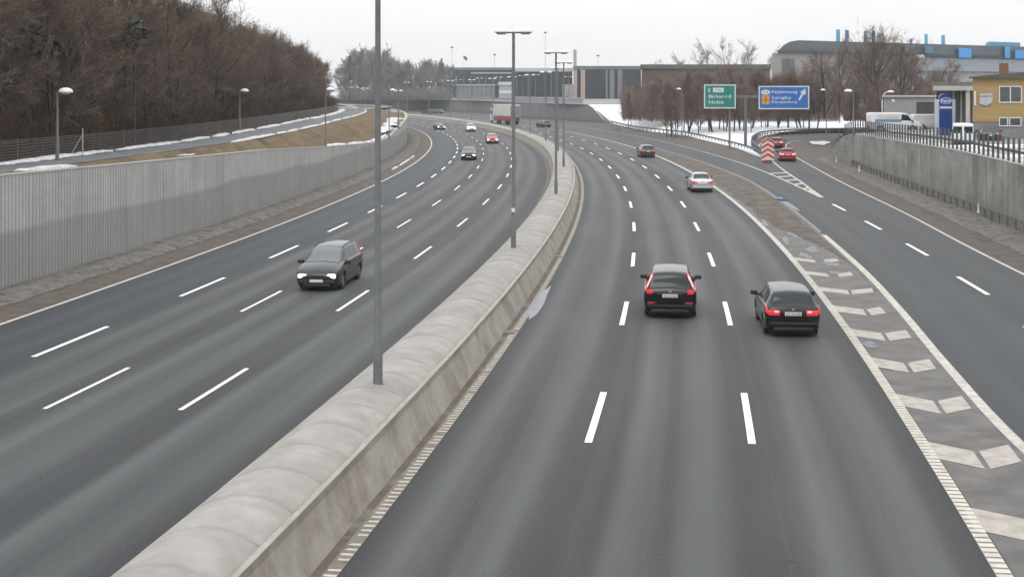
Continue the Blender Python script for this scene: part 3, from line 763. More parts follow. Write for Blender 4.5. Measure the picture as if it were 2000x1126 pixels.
# mesh fence in front of the woods
FNU = lambda s: interp(PL, s) - .95
fr_ = empty('mesh_fence', (*P(FNU(30), 30), UP), 0, 'low grey wire mesh fence between the path and the bare woods', 'fence'); fo = Vector((*P(FNU(30), 30), UP))
mb = MB(); s = 30.0; k = 0; posts = []
WIRE = mat('fence_wire', (.16, .155, .145), (.22, .21, .20), 5, .7)
while s < 235:
    a = Vector((*P(FNU(s), s), UP)) - fo; posts.append(a)
    b = Vector((*P(FNU(s + 2.5), s + 2.5), UP)) - fo
    for z in (.06, .2, .34, .48, .62, .76, .9, 1.0): mb.tube([a + Vector((0, 0, z)), b + Vector((0, 0, z))], .009, 3, False)
    for q in range(17 if s < 120 else 9):
        c = a.lerp(b, q / (17 if s < 120 else 9)); mb.tube([c, c + Vector((0, 0, 1.0))], .009 if s < 120 else .016, 3, False)
    s += 2.5
mb.build('mesh_panel', WIRE, fr_, norm=False)
pm = MB().tube([(0, 0, -.1), (0, 0, 1.06)], .028, 6)
posts = posts[::2]
for k, c in enumerate(posts):
    if k == 0: p0 = pm.build('post', STEEL, fr_)
    else: p0 = p0.copy(); COL.objects.link(p0)
    p0.location = c
# taller braced fence post standing at x=185 in the photo
pp = empty('brace_post', (*P(-24.9, 66), UP), 0, 'pale fence post with slanting brace beside the path near the left lamp', 'post')
MB().tube([(0, 0, -.1), (0, 0, 1.4)], .028, 8).build('upright', mat('pale_post', (.42, .40, .38), (.5, .48, .46), 3, .7), pp)
MB().tube([(0, 0, 1.1), (-.6, -.1, 0)], .02, 6).build('brace', mat('pale_brace', (.40, .38, .36), (.46, .45, .43), 3, .7), pp)

# ------------------------------------------------------------------ street lamps
def dome(mb, c, r, h, n=14, flat=.0):
    b = len(mb.v); rings = 5
    prof = [(r * .98, -.03), (r, 0), (r * .93, h * .35), (r * .72, h * .7), (r * .38, h * .93), (.001, h)]
    for (rr, z) in prof:
        for k in range(n): t = 2 * pi * k / n; mb.v.append((c[0] + rr * cos(t) * 1.12, c[1] + rr * sin(t), c[2] + z))
    for i in range(len(prof) - 1):
        for k in range(n): mb.face(b + i * n + k, b + i * n + (k + 1) % n, b + (i + 1) * n + (k + 1) % n, b + (i + 1) * n + k)
    mb.face(*[b + k for k in range(n)][::-1])
def make_tlamp(h=9.25, label=None, group=None, arm=.52, r=.29, cat='street lamp'):
    o = empty('street_lamp', (0, 0, 0), 0, label, cat, group)
    MB().tube([(0, 0, -.25), (0, 0, .9), (0, 0, .95), (0, 0, h)], [.11, .11, .085, .062], 12).build('pole', STEEL, o, angle=40)
    MB().tube([(0, 0, -.15), (0, 0, -.02), (0, 0, 0)], [.17, .17, .12], 12).build('base_collar', STEEL_D, o, angle=40)
    MB().tube([(-arm - .05, 0, h - .04), (arm + .05, 0, h - .04)], .035, 8).build('arm', STEEL, o, smooth=True)
    for sg in (-1, 1):
        hd = MB(); dome(hd, (sg * arm, 0, h + .0), r, .15); hd.build('lamp_head', LAMPW, o, angle=50)
        gd = MB(); gd.tube([(sg * arm, 0, h - .12), (sg * arm, 0, h - .03)], [r * .6, r * .92], 12); gd.build('lamp_glass', LAMPG, o, angle=40)
    return o
specs = []
base_s = [30.6, 56.9, 87.4, 118.8, 150, 181.5, 213, 244.5, 276, 307.5, 339, 370, 401]
names = ['tallest and nearest grey lamp post on the median, its head out of frame', 'second grey median lamp post with a small white sticker and twin dome heads', 'third median lamp post with twin dome heads, base on the barrier cap',
         'fourth median lamp post, its base where the barrier bends', ]
first = None
TG = 'twin headed lamps along the median'
for i, s in enumerate(base_s):
    x, y = P(-1.75, s)
    if i == 0: x = -3.08; y = 30.75
    if i == 1: x = .065
    lab = names[i] if i < len(names) else 'small distant twin headed lamp post standing in the far curve of the median'
    if first is None: first = make_tlamp(); o = first
    else: o = copy_tree(first)
    tag(o, lab, 'street lamp', TG); o.location = (x, y, 1.09); o.rotation_euler.z = head(s) - pi / 2
    if i == 1:
        MB().box(-.07, .07, -.095, -.088, 1.55, 1.72).build('sticker', mat('white_sticker', (.7, .7, .7), (.6, .6, .6), 8, .5), o)
def make_path_lamp(h, arm, r=.30, label='', group=None, dx=1):
    o = empty('path_lamp', (0, 0, 0), 0, label, 'street lamp', group)
    MB().tube([(0, 0, -.2), (0, 0, .8), (0, 0, .84), (0, 0, h)], [.09, .09, .065, .05], 10).build('pole', STEEL, o, angle=40)
    MB().tube([(0, 0, h - .03), (dx * arm * .6, 0, h - .01), (dx * arm, 0, h)], .03, 6).build('arm', STEEL, o, smooth=True)
    hd = MB(); dome(hd, (dx * (arm), 0, h - .02), r, .21); hd.build('lamp_head', LAMPW, o, angle=50)
    gd = MB(); gd.tube([(dx * arm, 0, h - .14), (dx * arm, 0, h - .05)], [r * .55, r * .9], 10); gd.build('lamp_glass', LAMPG, o, angle=40)
    return o
PLG = 'single headed lamps along the footpath'
for (px, Y, zb, hz, lb) in [(112, 63.9, 4.5, 7.78, 'grey single arm path lamp nearest the left edge, in front of the woods'), (468, 107.9, 4.5, 7.82, 'middle path lamp standing by the snow ridge in front of the woods'),
                            (636, 111, 3.2, 7.93, 'path lamp standing on the left wall top in front of the brown grass bank'), (760, 150, 2.6, 7.9, 'thin path lamp at the far tip of the brown grass bank')]:
    o = make_path_lamp(hz - zb, .40, .31 if Y < 120 else .26, lb, PLG); o.location = at(px, Y, zb)
o = make_tlamp(4.6, 'short twin headed lamp at the snowy end of the left wall', None, .32, .2); o.location = at(778, 172, 3.2); o.rotation_euler.z = .2
for (px, Y, zb, py, lb) in [(1332, 215, .3, 174, 'single arm lamp post on the snow left of the green sign'), (1614, 196, 1.4, 176, 'single arm lamp post right of the blue sign beside the slip road'), (1667, 126, 3.7, 178, 'single arm lamp post behind the end of the right wall')]:
    hz = CH - (py - 178) * Y / F
    o = make_path_lamp(hz - zb, .5, .34, lb, 'single headed lamps right of the motorway', -1); o.location = at(px, Y, zb)
o = empty('curved_lamp', at(1723, 150, 3.85), 0, 'small white lamp with curved swan neck behind the parked van', 'street lamp')
MB().tube([(0, 0, -.1), (0, 0, 2.9), (.12, 0, 3.5), (.45, 0, 3.85), (.8, 0, 3.9)], [.07, .06, .05, .045, .04], 8).build('pole', LAMPW, o, smooth=True)
hd = MB(); dome(hd, (.95, 0, 3.84), .33, .2); hd.build('lamp_head', LAMPW, o, angle=50)
MB().bbox(-.42, -.12, -.1, .1, 3.0, 3.22, .03, Matrix.Translation((0, 0, 0)) @ Matrix.Rotation(.5, 4, 'Y')).build('side_reflector', LAMPW, o)
# far lamps above the far wall
fl = None
for i, (px, py, Y) in enumerate([(693, 171, 420), (712, 173, 420), (868, 157, 520), (895, 156, 540), (936, 153, 520), (974, 151, 500), (1020, 148, 480), (1046, 146, 470), (1262, 172, 330), (1278, 176, 330), (1110, 150, 460)]):
    if i == 0: fl = make_tlamp(8, None, None, .95, .42); o = fl
    else: o = copy_tree(fl)
    z = CH - (py - 178) * Y / F; o.location = at(px, Y, z - 8); tag(o, 'far off street lamp above the distant wall, too small to tell from its neighbours', 'street lamp', 'far lamps above the distant wall')
# thin masts on the skyline
for (px, top, Y, th, lb) in [(883, 92, 640, .10, 'thin grey floodlight mast left of the flagpole on the skyline'), (966, 106, 640, .12, 'thin skyline mast behind the glass building left of the second lamp'), (1065, 63, 600, .13, 'tallest thin skyline mast right of the second median lamp'), (1168, 108, 640, .11, 'thin antenna mast right of the chimney on the dark building')]:
    o = empty('skyline_mast', at(px, Y, 4.3), 0, lb, 'mast', 'thin masts on the skyline')
    h = CH - (top - 178) * Y / F - 4.3
    MB().tube([(0, 0, 0), (0, 0, h)], [th * 1.5, th], 6).build('pole', mat('mast_grey', (.42, .43, .44), (.5, .5, .5), 3, .6), o)
    MB().bbox(-.7, .7, -.3, .3, h - .5, h + .1, .08).build('mast_head', STEEL, o)
o = empty('flagpole', at(905, 640, 4.3), 0, 'flagpole with small dark flag on the skyline', 'flagpole'); h = CH + 70 * 640 / F - 4.3
MB().tube([(0, 0, 0), (0, 0, h)], [.16, .1], 6).build('pole', LAMPW, o)
MB().sheet([[(0.1 + k * .25, .12 * sin(k * 1.1), h - .2 - k * .12), (.1 + k * .25, .12 * sin(k * 1.1 + .4), h - 1.6 - k * .2)] for k in range(8)]).build('flag', mat('flag_dark', (.10, .12, .14), (.3, .08, .08), .8, .8), o, norm=False)

# ------------------------------------------------------------------ cars
def carmats(name, col, metal=.3, rough=.22):
    return mat('paint_' + name, col, tuple(c * .9 for c in col), 1.2, rough, metal, coat=.5, spec=.25)
GLASS = mat('car_glass', (.012, .018, .021), (.02, .027, .03), 2, .08, spec=.35)
GLASS_L = mat('car_windscreen_glass', (.045, .06, .068), (.07, .085, .09), 1.2, .05, spec=.95)
TYRE = mat('tyre_rubber', (.012, .012, .012), (.02, .02, .02), 8, .85)
RIM = mat('wheel_rim', (.30, .31, .32), (.38, .38, .38), 6, .35, .7)
TRIM = mat('black_trim', (.014, .014, .015), (.022, .022, .022), 5, .6)
WELL = mat('wheel_well', (.006, .006, .006), (.01, .01, .01), 5, .9)
HL_ON = mat('headlight_on', (.9, .9, .9), (1, 1, 1), 5, .2, emit=(1, .98, .95), es=4)
HL_OFF = mat('headlight_off', (.5, .52, .54), (.65, .65, .66), 12, .12)
TL = mat('taillight_red', (.42, .018, .03), (.55, .03, .04), 9, .15, coat=.5, emit=(1, .06, .08), es=.32)
TLB = mat('taillight_bright', (.8, .35, .35), (.85, .5, .48), 10, .2, emit=(1, .4, .4), es=.55)
REFL = mat('reflector_red', (.30, .02, .03), (.36, .04, .04), 9, .25)
PLATE = mat('number_plate', (.62, .62, .62), (.55, .55, .55), 20, .4)
PTXT = mat('plate_text', (.04, .04, .05), (.06, .06, .06), 20, .6)
CHROME = mat('chrome', (.55, .56, .57), (.62, .62, .62), 8, .15, .9)

def pchip(xs, ys):
    n = len(xs); h = [xs[i + 1] - xs[i] for i in range(n - 1)]; d = [(ys[i + 1] - ys[i]) / h[i] for i in range(n - 1)]
    m = [d[0]] + [0 if d[i - 1] * d[i] <= 0 else 2 * d[i - 1] * d[i] / (d[i - 1] + d[i]) for i in range(1, n - 1)] + [d[-1]]
    def f(x):
        if x <= xs[0]: return ys[0]
        if x >= xs[-1]: return ys[-1]
        i = 0
        while x > xs[i + 1]: i += 1
        t = (x - xs[i]) / h[i]
        return ((1 + 2 * t) * (1 - t) ** 2) * ys[i] + t * (1 - t) ** 2 * h[i] * m[i] + t * t * (3 - 2 * t) * ys[i + 1] + t * t * (t - 1) * h[i] * m[i + 1]
    return f
class Body:
    def __init__(s, st, hw):
        xs = [q[0] for q in st]; s.x0, s.x1 = xs[0], xs[-1]; s.xs = xs
        s.f = [pchip(xs, [q[k] for q in st]) for k in range(1, 6)]; s.hw = hw
    def ring(s, x):
        hwf, zb, zs, top, gw = [f(x) for f in s.f]; hw = hwf * s.hw; gw = gw * s.hw
        cabin = min(1, max(0, (top - zs - .12) / .2))
        zsh = zs
        p5 = (lerp(min(gw + .04, hw * .95), hw * .93, cabin), lerp(zs + (top - zs) * .45, zs + .035, cabin))
        return [(0, zb), (hw * .86, zb), (hw * .965, zb + .10), (hw, lerp(zb, zsh, .55)), (hw * .972, zsh - .01), p5, (gw, top - .085 * lerp(.35, 1, cabin)), (gw * .84, top - .012), (0, top + .025)]
    def S(s, x, v, sg=1):
        c = s.ring(x); v = max(0, min(7.9999, v)); i = int(v); t = v - i
        g = lambda k: (c[k] if 0 <= k < 9 else ((-c[1][0], c[1][1]) if k < 0 else (-c[7][0], c[7][1])))
        p0, p1, p2, p3 = g(i - 1), g(i), g(i + 1), g(i + 2); tn = .5
        if i == 5: y, z = lerp(p1[0], p2[0], t), lerp(p1[1], p2[1], t)
        else:
            r = []
            for a in (0, 1):
                m1 = (p2[a] - p0[a]) * .35; m2 = (p3[a] - p1[a]) * .35
                r.append((2 * t ** 3 - 3 * t * t + 1) * p1[a] + (t ** 3 - 2 * t * t + t) * m1 + (-2 * t ** 3 + 3 * t * t) * p2[a] + (t ** 3 - t * t) * m2)
            y, z = r
        return Vector((x, y * sg, z))
    def nrm(s, x, v, sg):
        e = .01; a = s.S(min(x + e, s.x1), v, sg) - s.S(max(x - e, s.x0), v, sg); b = s.S(x, min(v + .03, 7.99), sg) - s.S(x, max(v - .03, 0), sg)
        n = a.cross(b) * sg
        if n.length < 1e-9: return Vector((0, 0, 1))
        n.normalize()
        c = Vector((x, 0, .7))
        if n.dot(s.S(x, v, sg) - c) < 0: n = -n
        return n
    def mesh(s, wheels, wr, hi=True):
        vs = [k / (4 if hi else 2) for k in range(int(8 * (4 if hi else 2)) + 1)]
        xs = []
        for a, b in zip(s.xs, s.xs[1:]): xs += [a + (b - a) * k / max(1, int((b - a) / (.06 if hi else .15))) for k in range(max(1, int((b - a) / (.06 if hi else .15))))]
        xs.append(s.x1)
        mb = MB(); ids = []
        loop = [(v, 1) for v in vs] + [(v, -1) for v in vs[-2:0:-1]]
        for x in xs:
            row = []
            for v, sg in loop:
                p = s.S(x, v, sg)
                for wx in wheels:
                    d = hypot(p.x - wx, p.z - wr)
                    if abs(p.y) > s.hw * .8 and p.z < wr * 2.4 and wr * 1.16 - .045 < d < wr * 1.16 + .045 and p.z > wr * .4:
                        p = Vector((wx + (p.x - wx) / d * wr * 1.16, p.y, wr + (p.z - wr) / d * wr * 1.16))
                row.append(mb.vert(p))
            ids.append(row)
        n = len(loop)
        for i in range(len(xs) - 1):
            for j in range(n):
                q = (ids[i][j], ids[i][(j + 1) % n], ids[i + 1][(j + 1) % n], ids[i + 1][j])
                c = sum((Vector(mb.v[k]) for k in q), Vector()) / 4
                if any(hypot(c.x - wx, c.z - wr) < wr * 1.16 and abs(c.y) > s.hw * .62 for wx in wheels): continue
                mb.face(*q)
        for row, sgn in ((ids[0], -1), (ids[-1], 1)):
            # bulged end cap
            cen = sum((Vector(mb.v[k]) for k in row), Vector()) / n
            inner = [mb.vert(cen + (Vector(mb.v[k]) - cen) * .6 + Vector((sgn * .035, 0, 0))) for k in row]; cc_ = mb.vert(cen + Vector((sgn * .05, 0, 0)))
            for j in range(n):
                mb.face(row[j], row[(j + 1) % n], inner[(j + 1) % n], inner[j]); mb.face(inner[j], inner[(j + 1) % n], cc_)
        return mb
    def patch(s, mb, xa, xb, xc, xd, v0, v1, sg, off=.007, nx=8, nv=4):
        """xa..xb at v0, xc..xd at v1"""
        rows = []
        for i in range(nv + 1):
            v = lerp(v0, v1, i / nv); a = lerp(xa, xc, i / nv); b = lerp(xb, xd, i / nv)
            rows.append([s.S(lerp(a, b, k / nx), v, sg) + s.nrm(lerp(a, b, k / nx), v, sg) * off for k in range(nx + 1)])
        mb.sheet(rows, flip=sg < 0)
    def topglass(s, mb, xa, xb, v0=6.2, off=.007, nx=6, nw=14, xa_edge=0):
        rows = []
        for i in range(nx + 1):
            r = []
            for k in range(nw + 1):
                wv = -1 + 2 * k / nw; v = 7.95 - abs(wv) * (7.95 - v0); sg = 1 if wv >= 0 else -1
                x = lerp(xa + xa_edge * wv * wv, xb, i / nx)
                r.append(s.S(x, v, sg) + s.nrm(x, v, sg) * off)
            rows.append(r)
        mb.sheet(rows)

def stations(kind):
    if kind == 'hatch':   # compact hatchback / wagon: rear at x=0
        L_ = 4.35
        return L_, 1.0, [(0, .86, .36, .80, .93, .80), (.05, .93, .30, .88, .99, .80), (.12, .965, .26, .93, 1.05, .78), (.34, .99, .21, .95, 1.35, .72), (.50, 1, .19, .95, 1.41, .70), (1.5, 1, .18, .95, 1.455, .70), (2.3, 1, .18, .94, 1.44, .69), (2.72, 1, .18, .93, 1.37, .68), (3.5, 1, .18, .91, .985, .76), (3.75, 1, .19, .87, .94, .76), (4.1, .97, .2, .78, .84, .74), (4.27, .90, .25, .70, .74, .72), (4.35, .82, .32, .60, .63, .70)], dict(rw=(.13, .345), ws=(3.44, 2.75), side=(.62, 3.2, .78, 2.72), wheels=(.82, 3.47), wr=.315)
    if kind == 'mpv':
        L_ = 4.40
        return L_, 1.0, [(0, .90, .34, .86, .99, .84), (.05, .955, .28, .93, 1.04, .82), (.10, .975, .25, .97, 1.11, .80), (.27, .99, .21, 1.0, 1.47, .73), (.42, 1, .19, 1.0, 1.55, .70), (1.4, 1, .18, 1.0, 1.60, .69), (2.2, 1, .18, .99, 1.585, .69), (2.6, 1, .18, .98, 1.52, .68), (3.55, 1, .18, .95, 1.03, .76), (3.8, 1, .19, .90, .97, .76), (4.15, .97, .2, .80, .85, .74), (4.32, .90, .25, .72, .75, .72), (4.40, .82, .32, .62, .65, .70)], dict(rw=(.10, .275), ws=(3.5, 2.63), side=(.5, 3.3, .62, 2.6), wheels=(.80, 3.52), wr=.325)
    if kind == 'wagon':
        L_ = 4.65
        return L_, 1.0, [(0, .88, .36, .84, .95, .82), (.06, .95, .30, .90, 1.02, .80), (.15, .975, .26, .94, 1.07, .78), (.42, .99, .21, .96, 1.38, .72), (.62, 1, .19, .96, 1.44, .70), (1.5, 1, .18, .96, 1.485, .70), (2.5, 1, .18, .95, 1.47, .70), (2.95, 1, .18, .94, 1.40, .69), (3.75, 1, .18, .92, 1.0, .77), (4.0, 1, .19, .88, .96, .77), (4.4, .97, .2, .80, .86, .75), (4.57, .90, .25, .72, .76, .73), (4.65, .82, .32, .62, .65, .71)], dict(rw=(.14, .43), ws=(3.7, 2.97), side=(.5, 3.4, .68, 2.94), wheels=(.92, 3.72), wr=.32)
    if kind == 'van':
        L_ = 4.9
        return L_, 1.0, [(0, .94, .34, 1.05, 1.88, .86), (.03, .97, .28, 1.08, 1.93, .88), (.1, .99, .24, 1.1, 1.96, .89), (.6, 1, .2, 1.1, 1.98, .89), (2.6, 1, .2, 1.1, 1.98, .88), (3.3, 1, .2, 1.1, 1.93, .86), (3.62, 1, .2, 1.09, 1.80, .84), (4.25, 1, .2, 1.03, 1.15, .82), (4.5, .99, .2, .98, 1.06, .80), (4.75, .95, .22, .86, .92, .78), (4.85, .90, .26, .76, .80, .76), (4.9, .84, .32, .66, .70, .74)], dict(rw=None, ws=(4.2, 3.62), side=(2.9, 4.05, 2.95, 3.55), wheels=(.95, 3.95), wr=.33)
    if kind == 'sedan':
        L_ = 4.5
        return L_, 1.0, [(0, .84, .36, .82, .88, .80), (.05, .92, .30, .88, .96, .80), (.13, .96, .26, .92, 1.0, .79), (.62, .99, .21, .94, 1.03, .78), (1.25, 1, .19, .94, 1.36, .68), (1.6, 1, .18, .94, 1.42, .67), (2.3, 1, .18, .93, 1.43, .67), (2.75, 1, .18, .92, 1.36, .67), (3.55, 1, .18, .90, .97, .75), (3.8, 1, .19, .86, .93, .75), (4.2, .97, .2, .78, .83, .73), (4.42, .90, .25, .70, .74, .71), (4.5, .82, .32, .6, .63, .69)], dict(rw=(.66, 1.26), ws=(3.5, 2.77), side=(1.05, 3.25, 1.4, 2.75), wheels=(.92, 3.58), wr=.315)
def text_mesh(txt, size, m, parent, name='lettering', M=None, wfit=None, bold=0, hfit=None):
    cu = bpy.data.curves.new(name, 'FONT'); cu.body = txt; cu.size = size; cu.extrude = .004; cu.offset = bold; cu.align_x = 'CENTER'; cu.align_y = 'CENTER'
    t = bpy.data.objects.new(name, cu); COL.objects.link(t)
    dg = bpy.context.evaluated_depsgraph_get(); me = bpy.data.meshes.new_from_object(t.evaluated_get(dg)); bpy.data.objects.remove(t)
    xs = [v.co.x for v in me.vertices]; ys = [v.co.y for v in me.vertices]
    cx = (min(xs) + max(xs)) / 2; cy = (min(ys) + max(ys)) / 2
    kx = wfit / (max(xs) - min(xs)) if wfit else 1; ky = hfit / (max(ys) - min(ys)) if hfit else 1
    for v in me.vertices: v.co = Vector(((v.co.x - cx) * kx, (v.co.y - cy) * ky, v.co.z))
    if M is not None: me.transform(M)
    me.materials.clear(); me.materials.append(m)
    o = bpy.data.objects.new(name, me); COL.objects.link(o); o.parent = parent; return o
FACE_Y = Matrix.Rotation(pi / 2, 4, 'X')     # text readable when looking along +y

def make_car(kind, paint, label, group, hw=.88, lights='rear', hi=True, sz=1.0, hl=HL_ON, tl=TL, plate='', rims=RIM, cat='car', roofrails=False, name='car', wsmat=None):
    L_, _, st, info = stations(kind)
    bd = Body(st, hw); root = empty(name, (0, 0, 0), 0, label, cat, group)
    wr = info['wr']; wh = info['wheels']
    body = bd.mesh(wh, wr, hi).build('body', paint, root, angle=32)
    # dark underbody / wheel wells; lower slab dropped and widened to deepen shade on the road
    wl = MB().box(.10, L_ - .12, -hw * .80, hw * .80, .11, .24).box(.3, L_ - .4, -hw * .6, hw * .6, .245, .62); wl.build('underbody', WELL, root)
    # glass
    if info['rw']:
        mb = MB(); bd.topglass(mb, info['rw'][0], info['rw'][1], 6.95 if kind == 'mpv' else 6.15); mb.build('rear_window', GLASS, root, smooth=True, norm=False)
    mb = MB(); bd.topglass(mb, info['ws'][0], info['ws'][1], 6.05, nx=8); mb.build('windscreen', wsmat or GLASS_L, root, smooth=True, norm=False)
    a, b, c, d = info['side']
    for sg in (1, -1):
        mb = MB()
        if kind == 'van': bd.patch(mb, a, b, c, d, 5.05, 5.9, sg, .006, 6)
        else:
            m1 = lerp(a, b, .30); m2 = lerp(a, b, .60)
            n1 = lerp(c, d, .30); n2 = lerp(c, d, .62)
            bd.patch(mb, a, m1 - .03, c, n1 - .03, 5.1, 5.88, sg, .006, 5); bd.patch(mb, m1 + .03, m2 - .03, n1 + .03, n2 - .03, 5.1, 5.88, sg, .006, 5); bd.patch(mb, m2 + .03, b, n2 + .03, d, 5.1, 5.88, sg, .006, 5)
        mb.build('side_window', GLASS, root, smooth=True, norm=False)
        mm_ = MB().bbox(-.09, .09, -.12, .12, -.07, .08, .04, Matrix.Translation((b - .12, sg * (hw + .075), bd.f[2](b) + .05)))
        mm_.build('mirror', TRIM if kind != 'van' else TRIM, root, smooth=True)
        # sill and bumper trim
    rb = MB().bbox(-.055, .12, -hw * .86, hw * .86, .33, .50, .04); pass
    rb.build('rear_bumper', paint if kind != 'van' else TRIM, root, angle=40)
    MB().bbox(-.045, .1, -hw * .7, hw * .7, .22, .335, .03).build('rear_valance', TRIM, root, angle=40)
    fb = MB().bbox(L_ - .10, L_ + .045, -hw * .80, hw * .80, .30, .47, .04); fb.build('front_bumper', TRIM if kind in ('van', 'mpv') else paint, root, angle=40)
    MB().bbox(L_ - .1, L_ + .055, -hw * .62, hw * .62, .2, .305, .03).build('air_intake', TRIM, root, angle=40)
    gz0 = st[-1][3]
    MB().bbox(L_ - .04, L_ + .06, -.33, .33, gz0 - .10, gz0 + .02, .02).build('grille', TRIM, root, angle=40)
    MB().bbox(L_ + .048, L_ + .064, -.26, .26, .36, .47, .003).build('number_plate', PLATE, root)
    zt_ = st[0][3]
    zpl = {'mpv': .80, 'hatch': .76, 'wagon': .74, 'sedan': .72, 'van': .62}[kind]
    pl = MB().bbox(-.075, -.055, -.26, .26, zpl - .058, zpl + .058, .003).build('number_plate', PLATE, root)
    if plate:
        text_mesh(plate, .1, PTXT, pl, 'lettering', Matrix.Translation((-.077, 0, zpl)) @ Matrix.Rotation(-pi / 2, 4, 'Z') @ FACE_Y, .44, hfit=.075)
    for sg in (1, -1):
        mb = MB()
        if kind == 'mpv':
            bd.patch(mb, .03, .12, .10, .30, 4.15, 5.2, sg, .016, 4, 5); bd.patch(mb, .07, .30, .235, .38, 5.2, 6.9, sg, .018, 4, 7)
            tlo = mb.build('taillight', tl, root, smooth=True, norm=False)
            mb = MB(); bd.patch(mb, .075, .17, .215, .30, 5.35, 6.8, sg, .030, 3, 6); mb.build('reversing_lamp', TLB, tlo, smooth=True, norm=False)
            mb = MB().bbox(-.062, -.02, sg * .76 * hw - .11, sg * .76 * hw + .11, .86, 1.0, .03); mb.build('lamp_lens', tl, tlo)
            MB().bbox(-.068, -.05, sg * .70 * hw - .13, sg * .70 * hw + .13, .52, .585, .01).build('reflector', REFL, root)
            MB().bbox(-.068, -.04, sg * .30 * hw - .09, sg * .30 * hw + .09, .30, .335, .01).build('lower_reflector', REFL, root)
        elif kind == 'van':
            mb.bbox(-.01, .06, sg * hw * .965 - .05, sg * hw * .965 + .02, .85, 1.2, .02); tlo = mb.build('taillight', tl, root)
        else:
            bd.patch(mb, .0, .20, .02, .28, 3.55, 4.35, sg, .014, 4, 3)
            mb.bbox(-.055, .03, min(sg * .46 * hw, sg * .87 * hw), max(sg * .46 * hw, sg * .87 * hw), zt_ - .10, zt_ + .07, .03)
            tlo = mb.build('taillight', tl, root, angle=40)
            if lights == 'rear':
                MB().bbox(-.064, -.04, min(sg * .50 * hw, sg * .66 * hw), max(sg * .50 * hw, sg * .66 * hw), zt_ - .01, zt_ + .055, .015).build('reversing_lamp', TLB, tlo)
        # headlights
        xf = L_ - .02; hz = gz0 - .02
        mb = MB(); y0, y1 = sg * .46 * hw, sg * .85 * hw
        mb.bbox(L_ - .20, L_ + .02, min(y0, y1), max(y0, y1), hz - .09, hz + .07, .05)
        mb.build('headlight', hl if lights == 'front' else HL_OFF, root, angle=50)
    tm = MB(); rm = MB(); prof = [(.62, .085), (.80, .10), (.97, .095), (1, .06), (1, -.06), (.97, -.095), (.8, -.10), (.62, -.085)]; n = 20 if hi else 12
    for (rr, yy) in prof:
        for k in range(n): t = 2 * pi * k / n; tm.v.append((rr * wr * cos(t), yy, rr * wr * sin(t)))
    for i in range(len(prof)):
        j = (i + 1) % len(prof)
        for k in range(n): tm.face(i * n + k, i * n + (k + 1) % n, j * n + (k + 1) % n, j * n + k)
    for sgn in (1,):
        for yy in (-.07, .07):
            for k in range(5):
                t = 2 * pi * k / 5; rm.box(0, wr * .62, yy - .012, yy + .012, -.045, .045, Matrix.Rotation(t, 4, 'Y'))
        rm.tube([(0, -.05, 0), (0, .05, 0)], wr * .66, n)
    fst = None
    for wx in wh:
        for sg in (1, -1):
            if fst is None: fst = tm.build('wheel', TYRE, root, angle=40); rc = rm.build('rim', rims, fst); q = fst
            else:
                q = fst.copy(); COL.objects.link(q); r2 = rc.copy(); COL.objects.link(r2); r2.parent = q
            q.location = (wx, sg * (hw - .125), wr)
    if roofrails:
        for sg in (1, -1):
            pts = [bd.S(x, 6.35, sg) + Vector((0, 0, .045 if 0 < i < 9 else .0)) for i, x in enumerate([lerp(.7, info['ws'][1] - .1, k / 9) for k in range(10)])]
            MB().tube(pts, .016, 6).build('roof_rail', TRIM, root, smooth=True)
    bd_e = MB(); bd_e.bbox(-.072, -.055, -.05, .05, zpl + .10, zpl + .16, .008); bd_e.build('badge', CHROME, root)
    root.scale = (sz, sz, sz)
    return root
def place(o, x, y, z, hd): o.location = (x, y, z); o.rotation_euler.z = hd; return o
def away(o, u, s, dz=.0, turn=0): x, y = P(u, s); return place(o, x, y, dz, head(s) + turn)
def toward(o, u, s, dz=0, turn=0, L_=4.5):   # s: where the nose is
    x, y = P(u, s); h = head(s) + pi + turn
    return place(o, x - cos(h) * L_, y - sin(h) * L_, dz, h)
BLK = carmats('black', (.004, .0045, .005), 0); BLK2 = carmats('black_grey', (.006, .0065, .008), 0)
GRY = carmats('dark_grey', (.024, .027, .030), .3, .25); SIL = carmats('silver', (.50, .53, .55), .5, .3); RED = carmats('red', (.33, .03, .025), .2)
RED2 = carmats('dark_red', (.22, .022, .022), .2); WHT = carmats('white', (.62, .63, .64), .0, .3); NAVY = carmats('navy', (.02, .035, .045), .3); GRN = carmats('green', (.05, .15, .09), .2); OLV = carmats('dark_olive', (.03, .035, .03), .2)
DGR = carmats('dull_grey', (.045, .046, .045), .3)
AW, TW = 'cars driving away from the camera', 'cars driving toward the camera'
x, y = 5.42, 45.9; o = make_car('mpv', BLK, 'black tall people carrier with high red tail lights in the middle lane', AW, .915, plate='XD 43 920'); place(o, x, y, 0, head(us(x, y)[1]) - .005)
x, y = 8.90, 42.4; o = make_car('hatch', BLK2, 'black hatchback with silver roof reflection beside the white edge line', AW, .885, plate='UV 32 058'); place(o, x, y, 0, head(us(x, y)[1]) + .03)
o = make_car('sedan', SIL, 'silver saloon car in the right lane near the brown verge', AW, .86, hi=True); place(o, 14.66, 103, 0, head(103) + .01)
o = make_car('hatch', DGR, 'dark grey car ahead of the silver car in the right lane', AW, .86, hi=False); place(o, 16.0, 157, 0, head(157) + .03)
o = make_car('hatch', NAVY, 'tiny dark car on the far curve just past the lamp posts', AW, .9, hi=False); place(o, 7.6, 286, 0, head(286) + .25)
GL = .0
x, y = -7.62, 52.2; o = make_car('mpv', GRY, 'dark grey estate car with headlights on, nearest car on the left carriageway', TW, .885, 'front', roofrails=True)
h = head(us(x, y)[1]) + pi; place(o, x - cos(h) * 4.4, y - sin(h) * 4.4, 0, h)
